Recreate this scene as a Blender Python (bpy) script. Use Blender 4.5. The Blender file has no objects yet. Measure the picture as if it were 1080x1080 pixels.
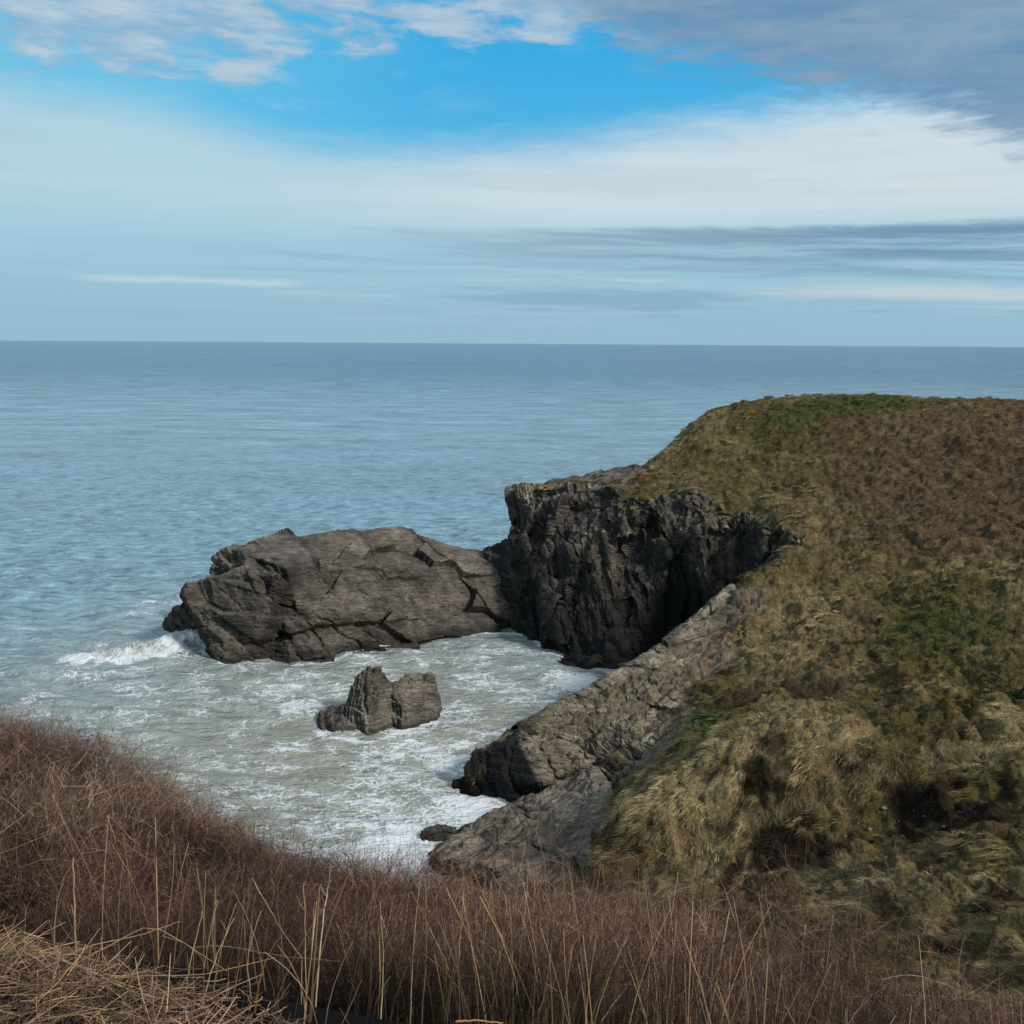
import bpy, bmesh, math, random
import numpy as np
from mathutils import Vector, Matrix

rng = np.random.default_rng(7)
random.seed(7)
SC = bpy.context.scene
COL = SC.collection
H = 30.0
PITCH = math.radians(9.36)
ROLL = 0.0065
F = 1080.0

# ------------------------------------------------------------------ survey helper: bearings taken from the view point
def ray(px, py):
    a = (np.asarray(px, float) - 540) / F
    b = -(np.asarray(py, float) - 540) / F
    a, b = a - ROLL * b, b + ROLL * a
    c, s = math.cos(PITCH), math.sin(PITCH)
    return a, c + b * s, -s + b * c

def P(px, py, d):
    x, y, z = ray(px, py)
    k = d / y
    return np.array([x * k, d, H + z * k])

def S(px, py, z0=0.0):
    x, y, z = ray(px, py)
    k = (z0 - H) / z
    return np.array([x * k, y * k, z0])

def srgb(r, g, b):
    o = []
    for c in (r, g, b):
        c /= 255.0
        o.append(c / 12.92 if c <= 0.04045 else ((c + 0.055) / 1.055) ** 2.4)
    return np.array(o)

# ------------------------------------------------------------------ numpy noise
def _hash(ix, iy, iz, seed=0):
    h = (ix.astype(np.int64) * 374761393 + iy.astype(np.int64) * 668265263 + iz.astype(np.int64) * 2147483647 + seed * 974634777) & 0xFFFFFFFF
    h = ((h ^ (h >> 13)) * 1274126177) & 0xFFFFFFFF
    h = ((h ^ (h >> 16)) * 2246822519) & 0xFFFFFFFF
    h = h ^ (h >> 15)
    return (h & 0xFFFFFF).astype(np.float64) / float(0xFFFFFF)

def vnoise(p, seed=0):
    i = np.floor(p).astype(np.int64)
    f = p - i
    u = f * f * f * (f * (f * 6 - 15) + 10)
    x, y, z = i[:, 0], i[:, 1], i[:, 2]
    def h(a, b, c): return _hash(x + a, y + b, z + c, seed)
    c00 = h(0,0,0) * (1-u[:,0]) + h(1,0,0) * u[:,0]
    c10 = h(0,1,0) * (1-u[:,0]) + h(1,1,0) * u[:,0]
    c01 = h(0,0,1) * (1-u[:,0]) + h(1,0,1) * u[:,0]
    c11 = h(0,1,1) * (1-u[:,0]) + h(1,1,1) * u[:,0]
    c0 = c00 * (1-u[:,1]) + c10 * u[:,1]
    c1 = c01 * (1-u[:,1]) + c11 * u[:,1]
    return (c0 * (1-u[:,2]) + c1 * u[:,2]) * 2 - 1

def fbm(p, octv=4, seed=0, lac=2.03, gain=0.5):
    a, s, t = 1.0, 0.0, 0.0
    q = p.copy()
    for k in range(octv):
        s = s + a * vnoise(q, seed + k * 17); t += a
        q = q * lac + 13.7; a *= gain
    return s / t

def ridged(p, octv=4, seed=0):
    a, s, t = 1.0, 0.0, 0.0
    q = p.copy()
    for k in range(octv):
        s = s + a * (1 - np.abs(vnoise(q, seed + k * 17))); t += a
        q = q * 2.07 + 5.1; a *= 0.5
    return s / t

def worley(p, seed=0):
    """nearest cell: distance, id random, offset to centre, F2-F1"""
    i = np.floor(p).astype(np.int64)
    n = len(p)
    best = np.full(n, 1e9); sec = np.full(n, 1e9)
    rid = np.zeros(n); off = np.zeros((n, 3)); rid2 = np.zeros((n, 3))
    for a in (-1, 0, 1):
        for b in (-1, 0, 1):
            for c in (-1, 0, 1):
                cx, cy, cz = i[:,0]+a, i[:,1]+b, i[:,2]+c
                q = np.stack([cx + _hash(cx,cy,cz,seed), cy + _hash(cx,cy,cz,seed+1), cz + _hash(cx,cy,cz,seed+2)], 1)
                d = p - q
                dd = (d * d).sum(1)
                m = dd < best
                sec = np.where(m, best, np.minimum(sec, dd))
                best = np.where(m, dd, best)
                off[m] = d[m]
                rid[m] = _hash(cx,cy,cz,seed+3)[m]
                rid2[m] = np.stack([_hash(cx,cy,cz,seed+4)[m], _hash(cx,cy,cz,seed+5)[m], _hash(cx,cy,cz,seed+6)[m]], 1)
    return np.sqrt(best), rid, off, rid2 * 2 - 1, np.sqrt(sec) - np.sqrt(best)

CRV = [0]  # mask for crevice shade painted on the step faces between plates
def saw(V, a, w, amp, seed, warp=0.5, cover=0.0):
    """overlapping plates: slow rise, sudden step, broken up along their length"""
    a = np.array(a, float); a /= np.linalg.norm(a)
    t = V @ a / w + warp * fbm(V * (0.35 / w), 3, seed) + 0.12 * fbm(V * (1.6 / w), 2, seed + 1)
    k = np.floor(t); f = t - k
    hk = _hash(k.astype(np.int64), k.astype(np.int64) * 0, k.astype(np.int64) * 0, seed)
    m = smooth(cover - 0.15, cover + 0.12, fbm(V * (0.5 / w) + hk[:, None] * 31, 2, seed + 2))
    prof = np.where(f < 0.88, f / 0.88, (1 - f) / 0.12) - 0.5
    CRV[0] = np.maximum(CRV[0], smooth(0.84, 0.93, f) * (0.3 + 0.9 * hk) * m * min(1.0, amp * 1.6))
    return amp * prof * (0.35 + 0.9 * hk) * (0.15 + 0.85 * m)

def smooth(a, b, x):
    t = np.clip((x - a) / (b - a), 0, 1)
    return t * t * (3 - 2 * t)

# ------------------------------------------------------------------ mesh writing
def tag(o, label=None, cat=None, group=None, kind=None):
    if label: o['label'] = label
    if cat: o['category'] = cat
    if group: o['group'] = group
    if kind: o['kind'] = kind
    return o

def mk(name, V, Fc, mat, parent=None, attrs=None, smoothsh=True, fcols=None):
    V = np.ascontiguousarray(V, dtype=np.float32); Fc = np.ascontiguousarray(Fc, dtype=np.int32)
    me = bpy.data.meshes.new(name)
    k = Fc.shape[1]
    me.vertices.add(len(V)); me.vertices.foreach_set('co', V.ravel())
    me.loops.add(Fc.size); me.loops.foreach_set('vertex_index', Fc.ravel())
    me.polygons.add(len(Fc))
    me.polygons.foreach_set('loop_start', np.arange(0, Fc.size, k, dtype=np.int32))
    me.polygons.foreach_set('use_smooth', np.full(len(Fc), smoothsh, dtype=bool))
    me.update(calc_edges=True)
    for an, av in (attrs or {}).items():
        av = np.asarray(av, dtype=np.float32)
        if av.ndim == 1:
            at = me.attributes.new(an, 'FLOAT', 'POINT'); at.data.foreach_set('value', av)
        else:
            if av.shape[1] == 3: av = np.concatenate([av, np.ones((len(av), 1), np.float32)], 1)
            at = me.attributes.new(an, 'FLOAT_COLOR', 'POINT'); at.data.foreach_set('color', np.ascontiguousarray(av).ravel())
    me.materials.append(mat)
    o = bpy.data.objects.new(name, me); COL.objects.link(o)
    if parent: o.parent = parent
    return o

def grid_faces(nr, nc):
    i = np.arange(nr - 1)[:, None] * nc + np.arange(nc - 1)[None, :]
    i = i.ravel()
    return np.stack([i, i + 1, i + nc + 1, i + nc], 1)

def vnormals(V, Fc):
    a, b, c = V[Fc[:, 0]], V[Fc[:, 1]], V[Fc[:, 2]]
    n = np.cross(b - a, c - a)
    if Fc.shape[1] == 4:
        n = np.cross(V[Fc[:, 2]] - V[Fc[:, 0]], V[Fc[:, 3]] - V[Fc[:, 1]])
    N = np.zeros_like(V)
    for k in range(Fc.shape[1]):
        for j in range(3):
            N[:, j] += np.bincount(Fc[:, k], weights=n[:, j], minlength=len(V))
    l = np.linalg.norm(N, axis=1, keepdims=True); l[l == 0] = 1
    return N / l

# ------------------------------------------------------------------ node helper
class NT:
    def __init__(s, tree): s.t = tree
    def n(s, typ, ins=None, **props):
        nd = s.t.nodes.new(typ)
        for k, v in props.items(): setattr(nd, k, v)
        for k, v in (ins or {}).items():
            if isinstance(v, E): s.t.links.new(v.s, nd.inputs[k])
            elif v is not None:
                try: nd.inputs[k].default_value = v
                except Exception:
                    nd.inputs[k].default_value = tuple(v) + (1.0,)
        return nd
    def m(s, op, a, b=None, c=None, clamp=False):
        d = {0: a}
        if b is not None: d[1] = b
        if c is not None: d[2] = c
        return E(s, s.n('ShaderNodeMath', d, operation=op, use_clamp=clamp).outputs[0])
    def ss(s, x, a, b):     # smoothstep
        nd = s.n('ShaderNodeMapRange', {'Value': x, 'From Min': a, 'From Max': b, 'To Min': 0.0, 'To Max': 1.0}, interpolation_type='SMOOTHSTEP')
        return E(s, nd.outputs[0])
    def noise(s, vec, scale=1.0, detail=4.0, rough=0.5, dim='3D', dist=0.0):
        nd = s.n('ShaderNodeTexNoise', {'Vector': vec, 'Scale': scale, 'Detail': detail, 'Roughness': rough, 'Distortion': dist}, noise_dimensions=dim)
        return E(s, nd.outputs[0])
    def vor(s, vec, scale=1.0, feature='F1', out=0, rnd=1.0):
        nd = s.n('ShaderNodeTexVoronoi', {'Vector': vec, 'Scale': scale, 'Randomness': rnd}, feature=feature)
        return E(s, nd.outputs[out])
    def mix(s, f, a, b, blend='MIX'):
        nd = s.t.nodes.new('ShaderNodeMix'); nd.data_type = 'RGBA'; nd.blend_type = blend
        for idx, v in ((0, f), (6, a), (7, b)):
            if isinstance(v, E): s.t.links.new(v.s, nd.inputs[idx])
            elif idx == 0: nd.inputs[0].default_value = v
            else: nd.inputs[idx].default_value = (float(v[0]), float(v[1]), float(v[2]), 1)
        return E(s, nd.outputs[2])
    def xyz(s, x, y, z=0.0): return E(s, s.n('ShaderNodeCombineXYZ', {0: x, 1: y, 2: z}).outputs[0])
    def sep(s, v):
        nd = s.n('ShaderNodeSeparateXYZ', {0: v}); return [E(s, o) for o in nd.outputs]
    def vm(s, op, a, b=None):
        d = {0: a}
        if b is not None: d[1] = b
        return E(s, s.n('ShaderNodeVectorMath', d, operation=op).outputs[0])
    def ramp1(s, x, pts):   # 1-D lookup of values in 0..1
        nd = s.n('ShaderNodeValToRGB', {0: x}); cr = nd.color_ramp; cr.interpolation = 'B_SPLINE' if len(pts) > 3 else 'EASE'
        cr.interpolation = 'CARDINAL'
        while len(cr.elements) < len(pts): cr.elements.new(0.5)
        for e, (p, v) in zip(cr.elements, pts):
            e.position = p; e.color = (v, v, v, 1) if not hasattr(v, '__len__') else (v[0], v[1], v[2], 1)
        return E(s, nd.outputs[0])
    def attr(s, name, out=0):
        nd = s.n('ShaderNodeAttribute'); nd.attribute_name = name; return E(s, nd.outputs[out])
class E:
    def __init__(s, nt, sock): s.nt = nt; s.s = sock
    def __add__(s, o): return s.nt.m('ADD', s, o)
    __radd__ = __add__
    def __mul__(s, o): return s.nt.m('MULTIPLY', s, o)
    __rmul__ = __mul__
    def __sub__(s, o): return s.nt.m('SUBTRACT', s, o)
    def __rsub__(s, o): return s.nt.m('SUBTRACT', o, s)
    def __truediv__(s, o): return s.nt.m('DIVIDE', s, o)

def new_mat(name):
    m = bpy.data.materials.new(name); m.use_nodes = True
    t = m.node_tree; t.nodes.clear()
    nt = NT(t)
    out = t.nodes.new('ShaderNodeOutputMaterial')
    bs = t.nodes.new('ShaderNodeBsdfPrincipled')
    t.links.new(bs.outputs[0], out.inputs[0])
    return m, nt, bs
def setin(nt, nd, k, v):
    if isinstance(v, E): nt.t.links.new(v.s, nd.inputs[k])
    else: nd.inputs[k].default_value = v

# ------------------------------------------------------------------ materials
def rock_material():
    m, nt, bs = new_mat('slate')
    pos = E(nt, nt.n('ShaderNodeNewGeometry').outputs['Position'])
    col = nt.attr('col')
    mp = nt.n('ShaderNodeMapping', {'Vector': pos, 'Rotation': (0.5, 0.35, 0.3), 'Scale': (0.8, 2.4, 4.5)})
    v = E(nt, mp.outputs[0])
    n1 = nt.noise(v, 1.4, 7, 0.65)
    n2 = nt.noise(pos, 0.7, 5, 0.6)
    crack = nt.vor(nt.vm('ADD', v, nt.noise(pos, 1.3, 3)), 0.55, 'DISTANCE_TO_EDGE')
    cm = nt.ss(crack, 0.0, 0.06)
    var = nt.m('MULTIPLY_ADD', nt.ss(n1, 0.3, 0.72), 0.7, 0.68)
    var = var * nt.m('MULTIPLY_ADD', nt.ss(n2, 0.32, 0.68), 0.7, 0.65)
    var = var * nt.m('MULTIPLY_ADD', cm, 0.28, 0.72)
    vc = nt.xyz(var, var, var)
    c = nt.mix(1.0, col, vc, 'MULTIPLY')
    qu = nt.ss(nt.noise(nt.vm('ADD', v, nt.xyz(4.0, 2.0, 1.0)), 0.35, 6, 0.75), 0.66, 0.73)
    c = nt.mix(qu * 0.35, c, (0.20, 0.17, 0.13))
    setin(nt, bs, 'Base Color', c)
    setin(nt, bs, 'Roughness', 0.78)
    bs.inputs['Specular IOR Level'].default_value = 0.35
    hgt = nt.m('ADD', n1 * 0.10, cm * 0.05)
    hgt = hgt + nt.noise(pos, 7.0, 5, 0.65) * 0.05
    b = nt.n('ShaderNodeBump', {'Height': hgt, 'Strength': 0.9, 'Distance': 1.0})
    nt.t.links.new(b.outputs[0], bs.inputs['Normal'])
    return m

def soil_material():
    m, nt, bs = new_mat('turf_and_soil')
    pos = E(nt, nt.n('ShaderNodeNewGeometry').outputs['Position'])
    col = nt.attr('col')
    n1 = nt.noise(pos, 1.6, 8, 0.7); n2 = nt.noise(pos, 9.0, 5, 0.7)
    var = nt.m('MULTIPLY_ADD', nt.ss(n1, 0.3, 0.7), 0.9, 0.5) * nt.m('MULTIPLY_ADD', nt.ss(n2, 0.3, 0.7), 0.9, 0.55)
    c = nt.mix(1.0, col, nt.xyz(var, var, var), 'MULTIPLY')
    st = nt.vor(pos, 3.2, 'F1'); pick = nt.ss(nt.noise(pos, 0.9, 3), 0.5, 0.62)
    peb = (1.0 - nt.ss(st, 0.10, 0.17)) * pick * nt.attr('stone', 2)
    c = nt.mix(peb, c, (0.30, 0.27, 0.22))
    setin(nt, bs, 'Base Color', c); bs.inputs['Roughness'].default_value = 0.95
    bs.inputs['Specular IOR Level'].default_value = 0.1
    b = nt.n('ShaderNodeBump', {'Height': n1 * 0.3 + n2 * 0.12, 'Strength': 1.0, 'Distance': 1.0})
    nt.t.links.new(b.outputs[0], bs.inputs['Normal'])
    return m

def blade_material(name, rough=0.7, trans=0.25):
    m, nt, bs = new_mat(name)
    col = nt.attr('col')
    pos = E(nt, nt.n('ShaderNodeNewGeometry').outputs['Position'])
    n = nt.noise(pos, 2.2, 4, 0.65)
    var = nt.m('MULTIPLY_ADD', nt.ss(n, 0.3, 0.7), 0.5, 0.75)
    c = nt.mix(1.0, col, nt.xyz(var, var, var), 'MULTIPLY')
    setin(nt, bs, 'Base Color', c); bs.inputs['Roughness'].default_value = rough
    bs.inputs['Specular IOR Level'].default_value = 0.25
    return m

def water_material():
    m, nt, bs = new_mat('sea_water')
    pos = E(nt, nt.n('ShaderNodeNewGeometry').outputs['Position'])
    x, y, z = nt.sep(pos)
    foam = nt.attr('foam', 2); silt = nt.attr('silt', 2)
    far = nt.ss(y, 90.0, 900.0)
    body = nt.mix(silt, nt.mix(nt.ss(y, 130.0, 1200.0), (0.235, 0.38, 0.46), (0.08, 0.205, 0.30)), (0.35, 0.335, 0.265))
    big = nt.noise(nt.xyz(x * 0.012, y * 0.03), 1.0, 4, 0.6)
    body = nt.mix(nt.ss(big, 0.35, 0.7) * 0.6, body, nt.mix(0.5, body, (0.20, 0.23, 0.21)))
    rp = nt.noise(nt.xyz(x * 0.45, y * 1.0), 0.9, 4, 0.6) * (1.0 - nt.ss(y, 120.0, 350.0)) + nt.noise(nt.xyz(x * 0.34, y * 0.8), 0.6, 6, 0.7) * 0.9 + nt.noise(nt.xyz(x * 0.03, y * 0.08), 1.0, 7, 0.7) * nt.ss(y, 150.0, 400.0) * 1.1 + nt.noise(nt.xyz(x * 0.004, y * 0.012), 1.0, 6, 0.7) * nt.ss(y, 500.0, 1500.0) * 0.8
    rmid = 0.5 * (1.0 - nt.ss(y, 120.0, 350.0)) + 0.45 + nt.ss(y, 150.0, 400.0) * 0.55 + nt.ss(y, 500.0, 1500.0) * 0.4
    rv = nt.m('MULTIPLY_ADD', (rp - rmid) * (1.0 - silt * 0.55), 2.3, 1.0)  # light and dark of the ripples painted into the body colour
    body = nt.mix(1.0, body, nt.xyz(rv, rv, rv), 'MULTIPLY')
    # lacy foam
    warp = nt.noise(nt.xyz(x, y), 0.55, 5, 0.7)
    wn = nt.n('ShaderNodeTexNoise', {'Vector': nt.xyz(x, y), 'Scale': 0.45, 'Detail': 4.0, 'Roughness': 0.6}, noise_dimensions='3D')
    wv = nt.vm('MULTIPLY', nt.vm('SUBTRACT', E(nt, wn.outputs['Color']), (0.5, 0.5, 0.5)), (3.4, 3.4, 0))
    q = nt.vm('ADD', nt.xyz(x * 0.85, y * 1.15), wv)
    e1 = nt.vor(q, 0.75, 'DISTANCE_TO_EDGE'); e2 = nt.vor(nt.vm('ADD', q, wv), 1.9, 'DISTANCE_TO_EDGE')
    lace = nt.m('MAXIMUM', 1.0 - nt.ss(e1, 0.0, 0.16), (1.0 - nt.ss(e2, 0.0, 0.20)) * 0.8)
    patch = nt.noise(nt.xyz(x * 0.7 + y * 0.25, y * 1.1), 0.33, 6, 0.7)
    fine = nt.noise(nt.xyz(x, y), 4.2, 5, 0.75)
    f = foam * 1.15 + (patch - 0.5) * 2.3 + lace * 0.62 + (fine - 0.5) * 1.1
    fm = nt.ss(f, 0.86, 1.24)
    solid = nt.ss(foam + (fine - 0.5) * 0.7, 0.86, 1.15)
    fm = nt.m('MAXIMUM', fm * 0.88, solid)
    fm = fm * nt.ss(foam, 0.02, 0.12)
    haze = nt.ss(foam + (patch - 0.5) * 0.8, 0.15, 0.9) * 0.26
    body = nt.mix(haze, body, (0.46, 0.50, 0.48))
    c = nt.mix(fm, body, (0.80, 0.82, 0.82))
    setin(nt, bs, 'Base Color', c)
    rg = nt.m('MULTIPLY_ADD', fm, 0.5, 0.16) + far * 0.12
    setin(nt, bs, 'Roughness', rg)
    bs.inputs['IOR'].default_value = 1.333
    setin(nt, bs, 'Specular IOR Level', nt.m('MULTIPLY_ADD', fm, -0.35, 0.5))
    r1 = nt.noise(nt.xyz(x * 0.55 + y * 0.1, y * 1.1), 2.2, 4, 0.6)
    r2 = nt.noise(nt.xyz(x * 0.5 - y * 0.12, y * 1.0), 0.75, 5, 0.62)
    r3 = nt.noise(nt.xyz(x * 0.45, y * 1.0), 0.16, 6, 0.65)
    hgt = r1 * 0.16 * (1.0 - far) + r2 * 1.1 + r3 * nt.m('MULTIPLY_ADD', far, 1.6, 0.9) + fm * 0.03 + fine * 0.02
    b = nt.n('ShaderNodeBump', {'Height': hgt, 'Strength': 1.0, 'Distance': 1.0})
    nt.t.links.new(b.outputs[0], bs.inputs['Normal'])
    return m

def foam_material():
    m, nt, bs = new_mat('white_water')
    pos = E(nt, nt.n('ShaderNodeNewGeometry').outputs['Position'])
    n = nt.noise(pos, 3.0, 6, 0.7)
    setin(nt, bs, 'Base Color', nt.mix(nt.ss(n, 0.35, 0.65), (0.66, 0.66, 0.62), (0.90, 0.90, 0.88)))
    bs.inputs['Roughness'].default_value = 0.9
    b = nt.n('ShaderNodeBump', {'Height': n, 'Strength': 1.0, 'Distance': 0.4})
    nt.t.links.new(b.outputs[0], bs.inputs['Normal'])
    return m

ROCK = rock_material(); SOIL = soil_material(); GRASS = blade_material('winter_grass'); TWIG = blade_material('dry_twigs', 0.8)
STRAW = blade_material('dry_straw', 0.6); WATER = water_material(); FOAM = foam_material()

# ------------------------------------------------------------------ headland terrain: survey points -> heights
LP = []   # (x, y, z)
def lp(px, py, d, dz=0.0): 
    q = P(px, py, d); LP.append((q[0], q[1], q[2] + dz))
def lw(x, y, z): LP.append((x, y, z))
# skyline of the headland
sky_pts = [(668,497,112),(690,479,113),(722,454,114),(747,435,114),(770,430,114),(830,423,112),(880,420,110),(960,421,108),(1080,424,104),(1200,430,100),(1400,430,96)]
for s in sky_pts: lp(*s)
for s in sky_pts[2:]:
    q = P(*s); lw(q[0]+2, q[1]+7, q[2]-0.6); lw(q[0]+3, q[1]+18, q[2]-5); lw(q[0]+4, q[1]+28, -3)
for s in sky_pts[:2]:
    q = P(*s); lw(q[0]-1, q[1]+5, q[2]-7); lw(q[0]-2, q[1]+9, -3)
# slope of the upper headland
for s in [(700,520,104),(690,500,109),(640,508,108),(735,490,106.5),(770,470,108),(830,470,105),(830,520,98.5),(770,520,100),(900,480,101),(1000,470,97),(1080,480,92),(1200,480,88),
          (1000,550,82),(1080,550,79),(1250,540,74),(900,550,88.5),(870,580,84),(1000,620,70),(1080,620,68),(1250,620,64),(930,620,73.5),(860,620,76),
          (600,508,110),(560,510,112.5)]: lp(*s)
# cliff top edge
CT = [(541,518,112),(565,522,110),(600,516,108),(640,522,105),(680,530,102),(730,530,99),(765,545,96),(800,548,93),(825,556,90),(840,566,87)]
for s in CT: lp(*s)
# spur ridge
RG = [(832,570,80),(800,598,78),(770,622,76),(720,670,72),(680,698,70),(640,720,68.6),(600,742,67.6),(560,762,66.8),(530,778,66.3),(505,790,66)]
for s in RG: lp(*s)
for s in RG[1:]:
    q = P(*s); lw(q[0]-1.6, q[1]+4.5, min(q[2]-6, 2)); lw(q[0]-3, q[1]+8, -3); lw(q[0]-4, q[1]+12, -3)
# near side of the spur, gullies and valley
for s in [(575,800,65),(620,790,64.4),(700,740,66),(740,700,70),(760,745,62),(700,790,59.5),(740,775,58.5),(800,720,64),(800,680,69),
          (830,650,72),(880,690,65),(760,660,73.5),(940,700,62),(1000,700,60),(1080,690,60),(1250,700,57),(850,742,58),(800,748,59),(1000,745,54.5),(940,742,56),(1080,735,54),
          (700,805,55),(672,828,53)]: lp(*s)
for s in [(640,932,42.5),(600,955,40),(560,955,43),(500,965,43),(632,885,48)]: lp(s[0],s[1],s[2],-1.4)
for s in [(500,830,64.5),(540,845,63.6),(560,845,63.5),(600,825,62),(640,815,60),(655,850,51.5)]: lp(s[0],s[1],s[2],-2.2)
# turf mound and its broken edge
for s in [(870,737,50),(900,742,50),(930,755,49),(955,772,48),(835,740,50.5),(800,755,50),(765,770,49.5),(735,792,49),(700,815,48.3),(668,842,47.2),
          (880,760,48),(870,790,46.6),(820,800,46.6),(770,815,46.8),(720,845,46.2),(700,880,45.2),(750,878,44.8),(780,872,44.6),(820,858,44.4),(870,835,44.9),(920,820,45),(960,800,45.4),
          (700,915,44.4),(750,915,43.6),(790,905,42.9),(830,895,42.7),(880,885,42.4),(920,870,42.8),(960,850,43.5),(1010,840,43)]: lp(s[0],s[1],s[2], -0.5 if s in [(790,905,42.9),(830,895,42.7),(880,885,42.4),(920,870,42.8)] else 0)
for s in [(870,737,50),(835,740,50.5),(800,755,50),(765,770,49.5),(735,792,49),(700,815,48.3),(668,842,47.2)]:
    q = P(*s); lw(q[0]-0.5, q[1]+3.2, q[2]-2.6)
for s in [(1000,775,47.5),(1040,760,48.5),(1080,748,48.5),(1200,740,47),(1000,800,46),(1060,800,44.5),(1200,800,43),(1010,870,40.5),(1080,850,38.5),(1200,850,37),(1080,900,34),(1000,905,36.5),(960,925,35.5),(900,915,38.5),
          (840,930,38.5),(780,950,37),(840,990,31.5),(900,1000,29.5),(960,960,32),(1000,1000,28),(1080,960,29),(1200,960,27),(800,1050,26.5),(900,1060,24.5),(1000,1060,22.5),(1080,1080,19),(1200,1080,18),(1000,1150,17),(800,1150,19),(1200,1200,13),
          (700,960,35),(700,1010,29),(620,1000,33),(500,1010,36),(450,1000,41),(450,945,49.5),(700,1150,20),(500,1150,24),(400,1000,42)]: lp(*s)
# sea bed and shore
for x, y in [(-8,60),(-6,66),(-8,52),(-3,57),(-12,46),(-14,38),(-16,30),(-10,75),(-5,72),(0,76),(4,84),(8,90),(0,92),(-20,20),(-25,60),(-20,90),(-5,105),(3,100),(-5,125),(5,125),(15,135),(-20,120),(12,96),(-24,40)]:
    lw(x, y, -3)
for k, px in enumerate((420, 440, 470, 500)):
    q = S(px, 905 + 0.12 * (px - 420)); lw(q[0], q[1], -1.2)
for s in [(470,915,55.3),(520,900,55),(560,900,52.5),(600,890,52),(620,860,55),(560,870,57)]: lp(s[0], s[1], s[2], -1.2)
LP = np.array(LP)

def rbf_fit(pts, lam=0.05):
    d = np.linalg.norm(pts[:, None, :2] - pts[None, :, :2], axis=2)
    n = len(pts)
    A = np.zeros((n + 3, n + 3)); A[:n, :n] = -d + 0 * d
    A[:n, :n] -= np.eye(n) * (-lam)
    A[:n, n] = 1; A[:n, n+1:n+3] = pts[:, :2]; A[n, :n] = 1; A[n+1:n+3, :n] = pts[:, :2].T
    return np.linalg.solve(A, np.concatenate([pts[:, 2], np.zeros(3)]))
def rbf_eval(pts, w, x, y):
    out = w[-3] + w[-2] * x + w[-1] * y
    for k in range(len(pts)):
        out = out - w[k] * np.hypot(x - pts[k, 0], y - pts[k, 1])
    return out
WL = rbf_fit(LP)
# regular height table, softened
gx = np.arange(-40, 95, 0.5); gy = np.arange(8, 150, 0.5)
GX, GY = np.meshgrid(gx, gy)
TAB = rbf_eval(LP, WL, GX, GY)
def blur(a, s):
    k = np.exp(-0.5 * (np.arange(-3, 4) / s) ** 2); k /= k.sum()
    for ax in (0, 1):
        p = np.pad(a, [(3, 3) if i == ax else (0, 0) for i in range(2)], mode='edge')
        a = sum(k[j] * np.take(p, np.arange(j, j + a.shape[ax]), axis=ax) for j in range(7))
    return a
TAB = blur(TAB, 0.9)
def tab(x, y, T=TAB):
    u = np.clip((x - gx[0]) / 0.5, 0, len(gx) - 1.001); v = np.clip((y - gy[0]) / 0.5, 0, len(gy) - 1.001)
    i = u.astype(int); j = v.astype(int); fu = u - i; fv = v - j
    return (T[j, i] * (1-fu) + T[j, i+1] * fu) * (1-fv) + (T[j+1, i] * (1-fu) + T[j+1, i+1] * fu) * fv

def pip(x, y, poly):
    ins = np.zeros(x.shape, bool)
    n = len(poly)
    for i in range(n):
        x0, y0 = poly[i]; x1, y1 = poly[(i+1) % n]
        c = ((y0 > y) != (y1 > y)) & (x < (x1 - x0) * (y - y0) / (y1 - y0 + 1e-12) + x0)
        ins ^= c
    return ins
cove = [tuple(P(*s)[:2] + np.array([0.15, 0.5])) for s in CT[:-1]]
cove = [(cove[0][0] - 0.2, 122)] + cove + [tuple(P(832,575,86.0)[:2])]
for s in [(800,598,84.5),(770,622,82.6),(720,670,79),(640,720,77),(540,770,77)]: cove.append(tuple(P(*s)[:2]))
cove += [(-8, 80), (-14, 95), (-14, 122)]

ZONES = []   # colour zones on the land: x, y, radius, colour, strength
def zone(px, py, d, r, col, s, stretch=1.0): q = P(px, py, d); ZONES.append((q[0], q[1], r, np.array(col), s, stretch))
TAN = srgb(172,150,108) * 0.95; OLIVE = srgb(126,112,68) * 0.85; BROWN = srgb(134,108,80) * 0.92; GREEN = srgb(88,108,52) * 0.75; GREY = srgb(146,130,108) * 0.85; EARTH = srgb(70,56,44) * 0.7; PALE = srgb(192,168,122) * 0.95
zone(1000,470,96,15,BROWN,1.0); zone(1080,520,84,13,BROWN,0.95); zone(1000,560,81,9,BROWN,.8); zone(920,480,101,8,BROWN,.5); zone(1180,480,88,20,BROWN,1)
zone(720,505,104,8,OLIVE,.55); zone(780,470,108,8,OLIVE,.45); zone(830,500,101,6,OLIVE,.5); zone(890,423,109,3,GREEN*1.3,.7,3.5); zone(980,424,107,3,GREEN,.3,3.0); zone(960,640,69,6,OLIVE,.5)
zone(980,690,62,5,OLIVE,.9); zone(1000,670,65,4.0,GREEN,.6); zone(1060,720,57,4,OLIVE,.9); zone(930,650,69,2.0,GREEN,.2)
zone(760,780,58,2.8,OLIVE,.8); zone(745,765,61,1.7,GREEN,1.1); zone(735,800,56,2.0,GREEN,.7); zone(625,773,65,1.1,GREEN,1.2)
zone(690,730,67.5,3.4,GREY,1.0); zone(650,760,65.5,3.6,GREY,1.0); zone(740,700,70,3.0,GREY,.8); zone(600,770,66,3.4,GREY,1.0); zone(780,650,73.5,2.4,GREY,.6); zone(680,780,62,3.2,GREY*.8,1.0); zone(630,800,63,3.2,GREY*.7,1.0)
zone(720,670,71.5,1.6,GREY,.8); zone(560,800,65,3.0,GREY,1.0)
zone(680,850,47,2.0,OLIVE,.5); zone(1020,742,54,2.0,GREEN*.35,1.1); zone(1075,738,53,1.8,GREEN*.4,1.1)
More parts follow.
